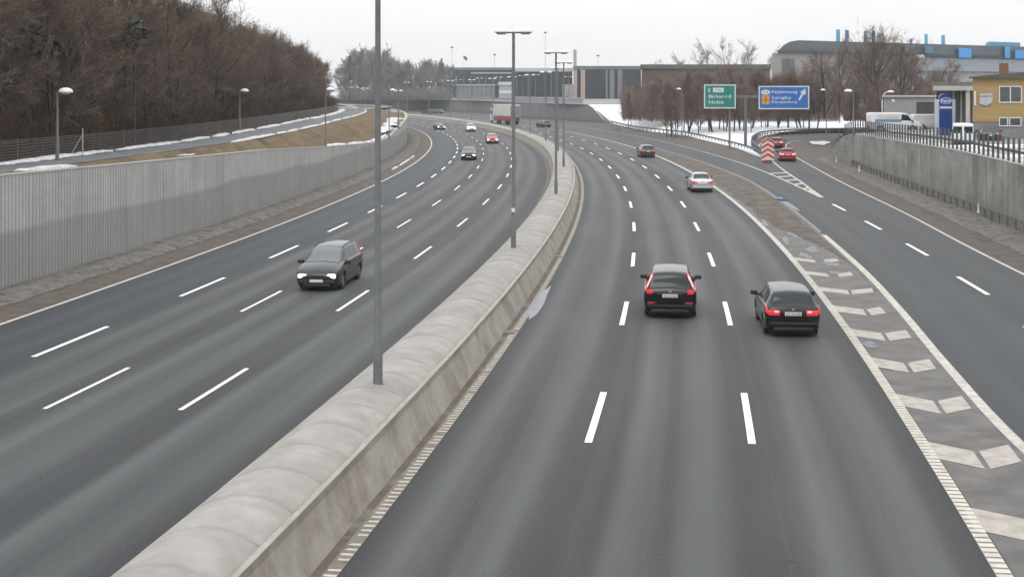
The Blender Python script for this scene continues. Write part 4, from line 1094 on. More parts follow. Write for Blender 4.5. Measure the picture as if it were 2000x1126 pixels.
o = make_car('sedan', BLK2, 'black car with bright headlights in the far left curve', TW, .88, 'front', hi=False); toward(o, -11.8, 151)
o = make_car('hatch', RED, 'red car with headlights on behind the black car in the curve', TW, .90, 'front', hi=False); toward(o, -8.4, 199)
o = make_car('mpv', WHT, 'white car with bright headlights farthest right in the far curve', TW, .88, 'front', hi=False); toward(o, -7.9, 258)
o = make_car('sedan', OLV, 'small dark green car at the left end of the far curve', TW, .88, 'front', hi=False); toward(o, -12.6, 272, turn=.12)
RG = 'red cars on the slip road'
o = make_car('hatch', RED, 'red car leaving on the slip road just right of the chevron marker', RG, .92, hi=False, tl=TLB); place(o, 30.6, 148.5, 0, atan2(1, .14))
o = make_car('hatch', RED2, 'darker red car higher up the slip road behind the chevron marker', RG, .90, hi=False, tl=TLB); place(o, 36.1, 183, 0, atan2(1, .28))
FG = 'tiny cars under the distant wall'
o = make_car('sedan', OLV, 'tiny dark car under the distant wall left of the green car', FG, .88, hi=False); place(o, *at(849, 470, 0).xy, 0, pi - .35)
o = make_car('hatch', GRN, 'tiny green car under the distant wall', FG, .88, hi=False); place(o, *at(865, 460, 0).xy, 0, pi - .35); o.scale = (1.25, 1, 1)
# lorry
lr = empty('lorry', (0, 0, 0), 0, 'lorry with white and red box body on the far curve behind the second lamp', 'lorry')
MB().bbox(0, 12.5, -1.25, 1.25, 1.9, 4.5, .05).build('box_body', mat('lorry_box', (.55, .55, .51), (.47, .47, .45), .7, .5, c3=(.33, .38, .30), s3=.45, lo3=.6, hi3=.66), lr)
MB().bbox(-.03, .0, -1.15, 1.15, 1.6, 4.3, .01).build('rear_door', mat('lorry_rear', (.18, .175, .175), (.24, .23, .23), 1, .6), lr)
MB().bbox(.3, 12.2, -1.2, 1.2, .75, 1.88, .05).build('side_skirt', mat('lorry_red', (.28, .035, .045), (.2, .03, .04), 1.5, .5), lr)
MB().bbox(-.02, 12.52, -1.27, 1.27, 4.48, 4.62, .03).build('roof_rim', WHT, lr)
cb = MB().prism([(13.0, .7), (15.3, .7), (15.35, 1.9), (15.0, 3.5), (14.6, 3.75), (13.0, 3.75)], -1.22, 1.22); cb.build('cab', mat('lorry_cab', (.58, .58, .6), (.5, .5, .52), 1, .4), lr)
MB().box(13.9, 14.9, 1.225, 1.235, 2.2, 3.1).build('cab_window', GLASS, lr)
wm = MB().tube([(0, -.15, 0), (0, .15, 0)], .5, 14)
for k, (wx, sg) in enumerate([(1.5, 1), (1.5, -1), (2.8, 1), (2.8, -1), (9.6, 1), (9.6, -1), (14.2, 1), (14.2, -1)]):
    if k == 0: q = wm.build('wheel', TYRE, lr)
    else: q = q.copy(); COL.objects.link(q)
    q.location = (wx, sg * 1.05, .5)
place(lr, 0.75, 312, 0, head(312) + .14)

# ------------------------------------------------------------------ signs
sg_ = empty('sign_gantry', at(1456, 182, .3), 0, 'grey T shaped steel gantry carrying the green and blue road signs', 'gantry')
gx = lambda px: (px - 1456) / F * 182
gzz = lambda py: CH - (py - 178) * 182 / F - .3
MB().tube([(0, 0, -.4), (0, 0, gzz(189))], [.22, .16], 10).build('column', STEEL, sg_, angle=40)
MB().box(gx(1380), gx(1576), -.12, .12, gzz(191), gzz(186)).build('crossbeam', STEEL, sg_)
MB().tube([(gx(1425), 0, -.4), (gx(1425), 0, gzz(186))], .13, 8).build('side_column', STEEL_D, sg_, angle=40)
def sign(name, x0, x1, t, b, col, label):
    Y = 181.7; a = at(x0, Y, py=t); c = at(x1, Y, py=b); r = empty(name, ((a.x + c.x) / 2, Y, c.z), 0, label, 'road sign'); wd = (c.x - a.x); hh = a.z - c.z
    MB().bbox(-wd / 2, wd / 2, -.04, .04, 0, hh, .03).build('panel', mat(name + '_face', col, tuple(k * .85 for k in col), .6, .45), r)
    bw = .16; bo = MB()
    for q in ((-wd / 2, wd / 2, 0, bw), (-wd / 2, wd / 2, hh - bw, hh), (-wd / 2, -wd / 2 + bw, bw, hh - bw), (wd / 2 - bw, wd / 2, bw, hh - bw)): bo.box(q[0], q[1], -.052, -.042, q[2], q[3])
    bo.build('border', SWH, r); return r, wd, hh
SWH = mat('sign_white', (.60, .63, .63), (.52, .55, .55), 2, .5)
def onsign(r, txt, cx, cz, wfit, hfit, m=None, bold=.01): return text_mesh(txt, 1, m or SWH, r, 'lettering', Matrix.Translation((cx, -.05, cz)) @ FACE_Y, wfit, bold, hfit)
r, wd, hh = sign('green_sign', 1375, 1437, 165, 212, (.0, .20, .16), 'green motorway destination sign with white border, left on the gantry')
X_ = lambda f: -wd / 2 + f * wd
onsign(r, 'E', X_(.17), hh * .76, .32, .52); onsign(r, 'Birkerød', X_(.50), hh * .50, wd * .70, .50); onsign(r, 'Holte', X_(.385), hh * .27, wd * .47, .48)
rp = MB().bbox(X_(.28), X_(.62), -.06, -.045, hh * .67, hh * .86, .005).build('route_plate', SWH, r)
text_mesh('Ring', 1, mat('route_red', (.55, .06, .14), (.5, .05, .1), 2, .5), rp, 'lettering', Matrix.Translation((X_(.45), -.065, hh * .765)) @ FACE_Y, wd * .18, .01, .25)
r, wd, hh = sign('blue_sign', 1481.5, 1580.5, 168, 213.5, (.015, .13, .44), 'blue exit sign with white arrow and orange symbol, right on the gantry')
X_ = lambda f: -wd / 2 + f * wd
onsign(r, 'Nybrovej', X_(.51), hh * .725, wd * .50, .52); onsign(r, 'Lyngby', X_(.46), hh * .485, wd * .38, .52); onsign(r, 'Klampenborg', X_(.51), hh * .30, wd * .50, .44)
ov = MB(); c = ov.vert((X_(.14), -.062, hh * .73)); ids = [ov.vert((X_(.14) + .62 * cos(t * pi / 10), -.062, hh * .73 + .33 * sin(t * pi / 10))) for t in range(20)]
for i in range(20): ov.face(c, ids[i], ids[(i + 1) % 20])
ovo = ov.build('route_oval', SWH, r, norm=False); text_mesh('O4', 1, mat('route_grey', (.2, .22, .24), (.25, .25, .27), 2, .6), ovo, 'lettering', Matrix.Translation((X_(.14), -.068, hh * .73)) @ FACE_Y, .55, .01, .32)
orp = MB().bbox(X_(.065), X_(.215), -.062, -.045, hh * .21, hh * .60, .01).build('orange_plate', mat('sign_orange', (.62, .30, .03), (.55, .26, .03), 2, .5), r)
ob = MB(); ob.box(X_(.14) - .09, X_(.14) + .09, -.072, -.065, hh * .26, hh * .55); ob.box(X_(.085), X_(.195), -.071, -.064, hh * .37, hh * .41); ob.build('symbol', mat('sign_brown', (.22, .10, .015), (.28, .12, .02), 2, .5), orp)
ar = MB(); cx_, cz_ = X_(.86), hh * .63
dx_ = Vector((.5, .86)).normalized(); nx_ = Vector((dx_.y, -dx_.x)); a0 = Vector((cx_, cz_))
def ap(a, b): q = a0 + dx_ * a + nx_ * b; return (q.x, q.y)
ar.prism([ap(-.85, -.13), ap(-.85, .13), ap(.15, .13), ap(.15, .42), ap(.92, 0), ap(.15, -.42), ap(.15, -.13)], -.056, -.046); ar.build('arrow', SWH, r)
# chevron nose marker
cm = empty('chevron_marker', (27.9, 146, 0), 0, 'tall red and white chevron marker at the nose of the slip road', 'traffic marker')
MB().bbox(-.42, .42, .0, .35, 0, .35, .06).build('foot', mat('marker_foot', (.30, .07, .06), (.2, .05, .04), 3, .7), cm)
MWH = mat('marker_white', (.70, .66, .62), (.6, .56, .53), 2, .6); MRD = mat('marker_red', (.52, .075, .055), (.44, .06, .05), 2, .6)
MB().prism([(-.68, .25), (.68, .25), (.68, 2.35), (0, 2.75), (-.68, 2.35)], .0, .12).build('board', MWH, cm)
for k in range(4):
    z = .35 + k * .55
    MB().prism([(-.68, z), (-.68, z + .30), (0, z + .72), (.68, z + .30), (.68, z), (0, z + .42)], -.012, -.002).build('red_chevron', MRD, cm)
for k, sg in enumerate((-1, 1)):
    MB().tube([(sg * .5, .2, 0), (sg * .5, .2, 2.2)], .04, 6).build('support_post', STEEL_D, cm)
# small white marker posts near the right wall
for k, (x, y, z) in enumerate([(at(1903, 82, 0).x, 82, .35), (at(1673, 124, 0).x, 124, .35), (at(1629, 140, 0).x, 140, .35)]):
    o = empty('marker_post', (x + .25, y, z), 0, ['white cone shaped marker behind the right guard rail, nearest the camera', 'small white marker post behind the guard rail, middle one by the wall', 'small white marker post near the far end of the right wall'][k], 'marker', 'white markers by the right wall')
    o.scale = (.7, .7, .7); MB().tube([(0, 0, 0), (0, 0, .25), (0, 0, .85)], [.14, .10, .04], 8).build('cone', MWH, o); MB().bbox(-.2, .2, -.2, .2, -.06, .03, .02).build('foot', mat('grey_foot', (.2, .2, .2), (.25, .25, .25), 3, .8), o)

# blue totem sign of the dealer
tt = empty('totem_sign', at(1846, 120, 3.85), 0, 'tall blue dealer totem sign with white oval emblem and pale side edges', 'sign')
kx = 120 / F; W2 = 19 * kx
arc = [(-W2 + .3, 0), (W2 - .3, 0)] + [(W2 - .3, 3.35)] + [((W2 - .3) * cos(t * pi / 10), 3.35 + .38 * sin(t * pi / 10)) for t in range(1, 10)] + [(-W2 + .3, 3.35)]
MB().prism(arc, -.18, .18).build('blue_panel', mat('totem_blue', (.012, .055, .25), (.01, .045, .2), .6, .3), tt)
for sg in (-1, 1): MB().bbox(min(sg * (W2 - .3), sg * W2), max(sg * (W2 - .3), sg * W2), -.14, .14, 0, 3.2, .03).build('side_pillar', mat('totem_edge', (.42, .48, .56), (.5, .55, .6), 1, .4), tt)
def oval(mb, cx, y, cz, rx, rz, n=28):
    c = mb.vert((cx, y, cz)); ids = [mb.vert((cx + rx * cos(2 * pi * i / n), y, cz + rz * sin(2 * pi * i / n))) for i in range(n)]
    for i in range(n): mb.face(c, ids[i], ids[(i + 1) % n])
mb = MB(); oval(mb, 0, -.19, 3.08, .56, .30); e1 = mb.build('emblem', mat('emblem_white', (.62, .64, .72), (.5, .52, .62), 2, .4), tt, norm=False)
mb = MB(); oval(mb, 0, -.196, 3.08, .52, .26); mb.build('emblem_field', mat('emblem_blue', (.10, .13, .33), (.12, .15, .36), 2, .3), e1, norm=False)
text_mesh('Ford', 1, mat('emblem_script', (.8, .82, .9), (.75, .78, .85), 2, .4), e1, 'lettering', Matrix.Translation((0, -.204, 3.08)) @ FACE_Y, .82, .012, .30)
MB().box(-W2 + .34, W2 - .34, -.195, -.183, 2.38, 2.58).build('name_band', mat('band_white', (.6, .66, .72), (.5, .6, .7), 6, .4), tt)

# ------------------------------------------------------------------ parked vehicles in the yard
PK = 'white vehicles parked in the yard'
o = make_car('van', WHT, 'white panel van with blue stripe parked side on behind the railing', PK, .92, cat='van', hi=True, name='van'); place(o, at(1698, 137, 0).x, 137.5, 3.62, 0.0); o.scale = (1.09, 1, 1)
van = o
mb = MB(); mb.box(.45, 2.9, -.935, -.925, 1.02, 1.32); mb.build('blue_stripe', mat('van_stripe', (.10, .19, .33), (.15, .25, .4), 3, .4), van)
MB().box(.7, 2.6, -.885, -.875, 1.5, 1.75).build('side_lettering', mat('van_text', (.55, .40, .36), (.6, .5, .48), 6, .5), van)
o = make_car('van', WHT, 'white van parked behind the blue striped van, left of the totem sign', PK, .9, cat='van', name='van'); place(o, at(1780, 143, 0).x, 143, 3.7, 0.0); o.scale = (.95, 1, .82)
o = make_car('van', WHT, 'white van seen from behind with two dark rear windows right of the totem sign', PK, .86, cat='van', name='van'); place(o, at(1881, 100, 0).x, 100, 3.7, pi / 2 - .30); o.scale = (.8, .95, .85)
for sg in (1, -1): MB().bbox(-.05, .03, min(sg * .07, sg * .72), max(sg * .07, sg * .72), 1.12, 1.72, .04).build('rear_window', GLASS, o)
o = make_car('sedan', NAVY, 'dark blue car parked beside the van in front of the yellow house', None, .86, hi=False, tl=REFL); place(o, at(1935, 106, 0).x, 106, 3.6, pi / 2 - .3)

# ------------------------------------------------------------------ buildings
def window(parent, x0, x1, z0, z1, y, fm, gm, mull=1, d=.06):
    f = MB(); t = .09
    f.box(x0, x1, y - d, y, z0, z0 + t); f.box(x0, x1, y - d, y, z1 - t, z1); f.box(x0, x0 + t, y - d, y, z0 + t, z1 - t); f.box(x1 - t, x1, y - d, y, z0 + t, z1 - t)
    for k in range(1, mull + 1): xm = lerp(x0, x1, k / (mull + 1)); f.box(xm - t / 2, xm + t / 2, y - d, y, z0 + t, z1 - t)
    fo_ = f.build('window', fm, parent); MB().box(x0 + t, x1 - t, y - d * .5, y - d * .3, z0 + t, z1 - t).build('pane', gm, fo_); return fo_
def shear(root, k):
    for c in [q for q in bpy.data.objects if q.parent == root]:
        M = Matrix.Identity(4); M[0][1] = k; c.data.transform(M); c.data.update()
        for d in [q for q in bpy.data.objects if q.parent == c]: d.data.transform(M); d.data.update()
BGL = mat('building_glass', (.03, .04, .04), (.06, .07, .07), .7, .12, spec=.8)
WFR = mat('white_frame', (.60, .62, .60), (.55, .56, .55), 2, .6)
# yellow house
Yb = 112.0; bx = lambda px: (px - 1000) / F * Yb
hz_ = lambda py: CH - (py - 178) * Yb / F
yh = empty('yellow_house', (bx(1900), Yb, 3.8), 0, 'two storey yellow wooden house with white windows at the right edge', 'house'); oz = 3.8; ox = bx(1900)
YEL = mat('yellow_boards', (.30, .205, .085), (.37, .26, .11), .8, .8, stretch=(.3, .3, 6))
MB().box(0, 22, 0, 12, hz_(238) - oz, hz_(152) - oz).build('upper_wall', YEL, yh)
MB().box(.05, 22, .05, 12, -.3, hz_(238) - oz).build('lower_wall', mat('grey_render', (.17, .17, .18), (.22, .22, .23), .6, .9), yh)
MB().prism([(-.3, hz_(153) - oz), (-.3, hz_(150) - oz), (11, hz_(143) - oz + .6), (22.5, hz_(150) - oz), (22.5, hz_(153) - oz)], -.4, 12.4).build('roof', mat('roof_felt', (.07, .07, .072), (.1, .1, .1), .8, .9), yh)
window(yh, bx(1951) - ox, bx(1996) - ox, hz_(201) - oz, hz_(168) - oz, 0, WFR, BGL, 1); window(yh, bx(2003) - ox, bx(2040) - ox, hz_(201) - oz, hz_(168) - oz, 0, WFR, BGL, 1)
window(yh, bx(1951) - ox, bx(1969) - ox, hz_(247) - oz, hz_(229) - oz, 0, WFR, BGL, 0); window(yh, bx(1971) - ox, bx(1995) - ox, hz_(247) - oz, hz_(229) - oz, 0, WFR, BGL, 0)
MB().box(bx(1949) - ox, bx(1967) - ox, 3, 4.2, hz_(151) - oz, hz_(122) - oz).build('chimney', mat('brick_chimney', (.17, .075, .035), (.22, .10, .05), 3, .9), yh)
ws = MB(); ws.prism([(bx(1914) - ox, hz_(183) - oz), (bx(1939) - ox, hz_(182) - oz), (bx(1938) - ox, hz_(201) - oz), (bx(1926) - ox, hz_(207) - oz), (bx(1913) - ox, hz_(202) - oz)], -.12, -.03)
wso = ws.build('wall_sign', mat('wall_sign_face', (.45, .47, .49), (.30, .35, .42), 2.5, .5), yh)
MB().box(bx(1915) - ox, bx(1937) - ox, -.135, -.125, hz_(189) - oz, hz_(187) - oz).build('sign_line', mat('wall_sign_red', (.35, .15, .12), (.3, .15, .12), 2.5, .5), wso)
MB().box(bx(1903) - ox, bx(1906) - ox, -.1, -.02, hz_(206) - oz, hz_(178) - oz).build('light_strip', LAMPW, yh)
shear(yh, .40)
# showroom with white portico
Ys_ = 136.0; sx_ = lambda px: (px - 1000) / F * Ys_; sz_ = lambda py: CH - (py - 178) * Ys_ / F - 3.85
sh = empty('showroom', (sx_(1828), Ys_, 3.85), 0, 'low glass showroom with white canopy and pillar left of the yellow house', 'building'); ox = sx_(1828)
MB().box(sx_(1829) - ox, sx_(1912) - ox, 0, 9, 0, sz_(176)).build('glass_front', mat('showroom_glass', (.045, .06, .055), (.09, .11, .10), .5, .15, spec=.8), sh)
MB().box(sx_(1824) - ox, sx_(1908) - ox, -2.0, 9, sz_(177), sz_(168)).build('canopy', mat('canopy_white', (.34, .35, .33), (.42, .43, .40), .7, .7), sh)
MB().box(sx_(1817) - ox, sx_(1900) - ox, 1.5, 9, sz_(168) + .003, sz_(160)).build('roof', mat('showroom_roof', (.10, .09, .088), (.14, .13, .12), .7, .8), sh)
for px in (1891,): MB().box(sx_(px - 4) - ox, sx_(px + 4) - ox, -1.8, -1.35, 0, sz_(177)).build('pillar', mat('pillar_white', (.40, .39, .35), (.47, .46, .42), .7, .7), sh)
for px in (1862, 1877): MB().box(sx_(px - 1.5) - ox, sx_(px + 2) - ox, -.12, -.003, 0, sz_(178)).build('mullion', mat('mullion_grey', (.25, .27, .26), (.3, .3, .3), 1, .6), sh)
shear(sh, .36)
# grey shed
sd_ = empty('grey_shed', (at(1726, 165, 0).x, 165, 3.85), 0, 'long low grey shed behind the parked van', 'shed'); wdt = (1826 - 1726) / F * 165
MB().box(0, wdt, 0, 8, -.2, 3.2).build('wall', mat('shed_grey', (.22, .225, .225), (.27, .27, .27), 1.2, .8, stretch=(1, 1, 8)), sd_)
MB().box(-.2, wdt + .2, -.3, 8.3, 3.203, 3.4).build('roof', mat('shed_roof', (.30, .32, .30), (.36, .37, .36), 1, .8), sd_)
MB().box(wdt * .64, wdt * .98, -.03, -.003, 0, 2.6).build('door', mat('shed_opening', (.03, .03, .032), (.05, .05, .05), 1, .8), sd_)

shear(sd_, .33)
# factory with dark curved roof
f0 = at(1508, 350, 4.1); f1 = at(2060, 415, 4.1); fd = (f1 - f0); fl_ = fd.length; fa = atan2(fd.y, fd.x)
fc_ = empty('factory', f0, fa, 'big pale factory hall with dark curved roof, blue roof blocks and chimneys', 'factory')
FW = mat('factory_wall', (.17, .155, .15), (.25, .235, .225), .12, .8, stretch=(1, 1, 2.5)); FR = mat('factory_roof', (.055, .075, .085), (.085, .105, .115), .12, .6); BLU = mat('factory_blue', (.02, .22, .55), (.03, .28, .62), .3, .5)
MB().box(0, fl_, 0, 45, -1, 13.6).build('wall', FW, fc_)
MB().box(2.0, fl_, -.5, 45, 13.6, 14.3).build('eaves', mat('factory_eaves', (.03, .035, .04), (.04, .045, .05), .2, .7), fc_)
rf = MB(); prof = [(2.0, 14.3), (4.2, 15.9), (6.5, 16.8), (9.5, 17.2), (fl_, 17.2), (fl_, 14.3)]
rf.prism(prof, 0.5, 45); rfo = rf.build('roof', FR, fc_, angle=30)
MB().box((1534 - 1508) / F * 352, (1569 - 1508) / F * 352, -.1, 0, 5.5, 12.2).build('window', mat('factory_window', (.05, .055, .062), (.08, .085, .09), .6, .3, stretch=(3, 1, .5)), fc_)
MB().box((1800 - 1508) / F * 380 - 2, fl_, -14, -.003, 2, 8.9).build('side_wing', mat('wing_wall', (.19, .185, .18), (.25, .245, .24), .2, .8), fc_)
MB().prism([(-14.6, 8.903), (-14.6, 9.2), (-.02, 13.4), (-.02, 8.903)], (1800 - 1508) / F * 380 - 3, fl_, axis='x').build('wing_roof', mat('wing_roof_metal', (.06, .078, .095), (.09, .108, .125), .25, .6, stretch=(3, 1, 1)), fc_)
def fx(px): # distance along the facade for a photo column
    k = (px - 1000) / F; t = (k * f0.y - f0.x) / (fd.x / fl_ - k * fd.y / fl_); return t
for (px, wpx, top, m) in [(1635, 9, 57, 'a'), (1653, 9, 58, 'b'), (1690, 9, 60, 'b'), (1706, 9, 60, 'b'), (1780, 5, 75, 'b'), (1811, 8, 66, 'a'), (1845, 9, 68, 'a')]:
    t = fx(px); Yc = f0.y + fd.y / fl_ * t + 6; z = CH - (top - 178) * Yc / F - 4.1; rad = wpx / F * Yc * .62
    ch = MB().tube([(t, 6, 16.9), (t, 6, z - .3), (t, 6, z)], [rad, rad, rad * .85], 12); ch.build('chimney', mat('stack_' + m, (.05, .24, .38) if m == 'a' else (.05, .12, .20), (.07, .29, .44) if m == 'a' else (.07, .15, .24), .5, .5), rfo, angle=40)
for (pa, pb, z0, z1, yy) in [(1872, 1897, 13.0, 16.2, -.9), (1962, 1972, 13.2, 17.0, -.9), (1982, 2040, 13.1, 16.0, -.9)]:
    MB().bbox(fx(pa), fx(pb), yy, .6, z0 + .35, z1, .1).build('blue_block', BLU, rfo)
MB().bbox(fx(1934), fx(1996), 3, 12, 17.0, 18.6, .2).build('blue_roof_house', mat('dull_blue', (.06, .22, .36), (.08, .26, .4), .3, .5), rfo)
for (pa, pb) in [(1768, 1790), (1806, 1822)]: MB().bbox(fx(pa), fx(pb), -.8, .45, 14.4, 16.6, .1).build('dark_blue_block', mat('dark_blue', (.05, .12, .2), (.06, .15, .25), .3, .5), rfo)
MB().box(fx(1788), fx(1805), -.9, -.52, 12.7, 14.0).build('white_vent', WFR, fc_)

shear(fc_, 1.12)
# brown brick block
def block(name, pa, pb, Y, top, depth, m, label, cat='building', z0=4.1, cap=None, capm=None):
    a = at(pa, Y, z0); wd = (pb - pa) / F * Y; h = CH - (top - 178) * Y / F - z0
    r = empty(name, a, 0, label, cat); MB().box(0, wd, 0, depth, -.5, h - (cap or 0)).build('wall', m, r)
    if cap: MB().box(-.3, wd + .3, -.4, depth, h - cap, h).build('roof', capm, r)
    shear(r, a.x / a.y + .02)
    return r, wd, h
BRN = mat('brown_brick', (.078, .058, .048), (.11, .082, .068), .25, .9, stretch=(1, 1, 3))
r, wd, h = block('brown_block', 1253, 1504, 310, 126, 30, BRN, 'long low brown brick building with flat dark roof behind the thicket', cap=1.0, capm=mat('brown_roof', (.08, .085, .08), (.11, .11, .10), .3, .9))
for k in range(14): MB().box(wd * (.03 + k * .07), wd * (.03 + k * .07) + 1.2, -.06, -.003, 3.2, 4.8).build('window', BGL, r)
DGL = mat('dark_glass', (.010, .016, .022), (.022, .032, .04), .25, .5, spec=.2, stretch=(2, 1, .4)); TEAL = mat('teal_glass', (.022, .042, .046), (.04, .064, .067), .3, .5, spec=.2, stretch=(1, 1, 3))
LST = mat('pale_strip', (.30, .33, .33), (.36, .38, .38), .5, .6)
r, wd, h = block('glass_office', 868, 1004, 620, 132, 40, TEAL, 'dark teal glass office block left of the second median lamp', cap=1.2, capm=mat('teal_roof', (.14, .17, .17), (.18, .2, .2), .3, .8))
MB().box(wd * .38, wd * .98, -.3, -.003, h - 2.9, h - 2.2).build('window_band', LST, r)
for k in range(9): MB().box(wd * (.06 + k * .105), wd * (.06 + k * .105) + .5, -.5, -.31, 1, h - 4).build('fin', STEEL_D, r)
MB().box(wd * .0, wd * .96, -.35, -.003, 6.2, 7.0).build('floor_band', mat('band_green', (.09, .12, .12), (.12, .15, .15), .6, .6), r)
r, wd, h = block('glass_office', 1006, 1118, 600, 133, 40, DGL, 'black glass office block with white roof edge behind the lamp posts', cap=1.6, capm=mat('white_roof_edge', (.38, .40, .41), (.45, .46, .47), .3, .7))
for k in (0, 2, 5, 6, 9): MB().box(wd * (.02 + k * .1), wd * (.02 + k * .1) + .45, -.5, -.003, 0, h - 1.8).build('mullion', mat('mullion_blue', (.07, .085, .10), (.10, .115, .13), .5, .6), r)
r, wd, h = block('glass_office', 1121, 1252, 590, 129, 40, DGL, 'dark glass office block with two salmon columns right of the lamp posts', cap=1.5, capm=mat('green_roof', (.085, .12, .115), (.12, .13, .13), .3, .8))
for (a, b) in ((.0, .045), (.10, .165)): MB().box(wd * a, wd * b, -1.2, -.003, 0, h - 1.7).build('salmon_column', mat('salmon_stone', (.34, .25, .215), (.38, .29, .25), .5, .8), r)
for (a, b) in ((.47, .50), (.53, .60), (.65, .72)): MB().box(wd * a, wd * b, -1.0, -.003, 0, h - 1.7).build('grey_column', mat('grey_stone', (.12, .135, .145), (.16, .17, .18), .5, .8), r)
tw = empty('roof_flue', at(1123, 600, 10), 0, 'slim grey flue rising above the dark glass roof', 'flue'); MB().tube([(0, 0, 0), (0, 0, CH + 81 * 600 / F - 10)], .75, 10).build('stack', mat('flue_grey', (.30, .31, .32), (.34, .35, .36), .5, .6), tw)
r, wd, h = block('low_building', 893, 966, 520, 165, 15, mat('low_grey', (.17, .185, .19), (.21, .225, .23), .4, .7, stretch=(2, 1, 1)), 'low flat grey building with pale roof edge above the distant wall', cap=.5, capm=LST)
for k in range(8): MB().box(wd * (.04 + k * .12), wd * (.04 + k * .12) + .3, -.15, -.003, .3, h - .8).build('pilaster', STEEL_D, r)
r, wd, h = block('white_kiosk', 975, 1003, 480, 160, 8, mat('kiosk_wall', (.27, .31, .33), (.33, .37, .39), .4, .6), 'pale banded kiosk building directly above the lorry', cap=1.1, capm=mat('kiosk_white', (.55, .55, .57), (.5, .5, .52), .5, .6))
MB().box(0, wd, -.2, -.003, h * .40, h * .40 + 1.1).build('white_band', mat('kiosk_band', (.52, .58, .59), (.48, .54, .55), .5, .6), r)
r, wd, h = block('small_hut', 1098, 1122, 470, 165, 8, mat('hut_grey', (.23, .235, .235), (.26, .27, .27), .5, .8), 'small plain grey hut in front of the salmon columns')
MB().box(wd * .3, wd * .55, -.1, -.003, .2, 2.3).build('door', STEEL_D, r)
r, wd, h = block('low_building', 748, 782, 600, 171, 12, mat('dark_low', (.05, .052, .055), (.07, .07, .07), .4, .8), 'very low dark building in front of the grey far trees')
MB().box(wd * .1, wd * .9, -.1, -.003, h * .4, h * .7).build('window', BGL, r)
r, wd, h = block('low_building', 782, 826, 600, 172, 12, mat('dark_low2', (.045, .05, .052), (.06, .065, .07), .4, .8), 'low blackish building right of the first lamp post among far trees')
MB().box(wd * .1, wd * .9, -.1, -.003, h * .4, h * .7).build('window', BGL, r)
# pale fence panels along the distant wall top
pth = [(p.x - .2, p.y + 1.0) for p in fpts if 352 < p.y < 425]
rail_line('railing', pth, lambda p: 4.35, 1.75, .42, 1.15, [(1.2, .5, .05), (.25, .3, .05)], mat('pale_railing', (.38, .39, .42), (.16, .17, .19), .8, .6), 'pale picket railing on top of the distant wall right of the lorry', 'railing')
pth = [(p.x + .2, p.y + .6) for p in fpts if p.y > 430]
rail_line('railing', pth, lambda p: 4.35, 1.3, .14, 2.6, [(1.25, .12, .05), (.7, .35, .04)], mat('dull_railing', (.20, .205, .21), (.25, .25, .26), .8, .6), 'dull grey railing on the distant wall left of the lorry', 'railing')

# ------------------------------------------------------------------ trees
def gen_tree(seed, H, spread, n1=13, n2=7, n3=8, n4=4, tw=.016, up=.55, trunk_r=.14, fork=False, low=.18):
    r = random.Random(seed); tk = MB(); cr = MB()
    def rv(): return Vector((r.gauss(0, 1), r.gauss(0, 1), r.gauss(0, 1)))
    def limb(mb, p, d, ln, r0, r1, n, sides, wob, lift=0):
        pts = [p.copy()]; q = p.copy(); dd = d.normalized()
        for i in range(n):
            dd = (dd + rv() * wob + Vector((0, 0, lift))).normalized(); q = q + dd * ln / n; pts.append(q.copy())
        mb.tube(pts, [lerp(r0, r1, i / n) for i in range(n + 1)], sides, False)
        return pts
    trunks = [Vector((0, 0, 1))] if not fork else [Vector((r.gauss(0, .22), r.gauss(0, .22), 1)) for _ in range(3)]
    for td in trunks:
        tp = limb(tk, Vector((0, 0, -.3)), td, H * .86, trunk_r, trunk_r * .15, 9, 6, .05, .02)
        for i in range(n1):
            f = low + (.97 - low) * (i + r.random()) / n1; k = min(8, int(f * 9)); p = tp[k].lerp(tp[k + 1], f * 9 - k)
            a = r.random() * 2 * pi; d = Vector((cos(a), sin(a), up + r.random() * .5))
            prof = (1 - abs(f - .42) * .95)
            ln = spread * (.55 + .55 * r.random()) * max(.28, prof)
            lp = limb(tk, p, d, ln, trunk_r * .42 * (1.1 - f), .012, 5, 4, .13, .06)
            for j in range(n2):
                g = .2 + .8 * (j + r.random()) / n2; g = min(g, .999); k2 = int(g * 5); q = lp[k2].lerp(lp[k2 + 1], g * 5 - k2)
                d2 = ((lp[k2 + 1] - lp[k2]).normalized() + rv() * .55 + Vector((0, 0, .22))).normalized(); l2 = ln * (.28 + .3 * r.random())
                m_ = q + d2 * l2 * .5 + rv() * l2 * .05; e = q + d2 * l2 + Vector((0, 0, l2 * .12))
                cr.ribbon(q, m_ + (m_ - q) * .3, tw * 1.5); cr.ribbon(m_, e, tw)
                for t in range(n3):
                    h_ = r.random(); s_ = q.lerp(e, .15 + .85 * h_); d3 = (d2 + rv() * .6 + Vector((0, 0, .25))).normalized(); l3 = .45 + .75 * r.random(); e3 = s_ + d3 * l3
                    cr.ribbon(s_, e3, tw * .8)
                    for u in range(n4):
                        s4 = s_.lerp(e3, .2 + .75 * r.random()); d4 = (d3 + rv() * .6).normalized(); cr.ribbon(s4, s4 + d4 * (.22 + .38 * r.random()), tw * .6)
    return tk, cr
def variants(name, specs, bark, twig):
    out = []
    for sp in specs:
        tk, cr = gen_tree(**sp); r = empty(name); tk.build('trunk', bark, r, norm=False, smooth=True); cr.build('crown', twig, r, norm=False); r['h'] = sp['H']; out.append(r)
    return out
used = set()
def plant(vs, i, x, y, z, sc_=1.0, label='', group=None, zs=None, cat='tree'):
    v = vs[i % len(vs)]
    if v.name in used: o = copy_tree(v)
    else: o = v; used.add(v.name)
    o.location = (x, y, z); o.rotation_euler.z = R_.random() * 6.28; o.scale = (sc_, sc_, zs or sc_)
    if 'h' in o: del o['h']
    return tag(o, label, cat, group)
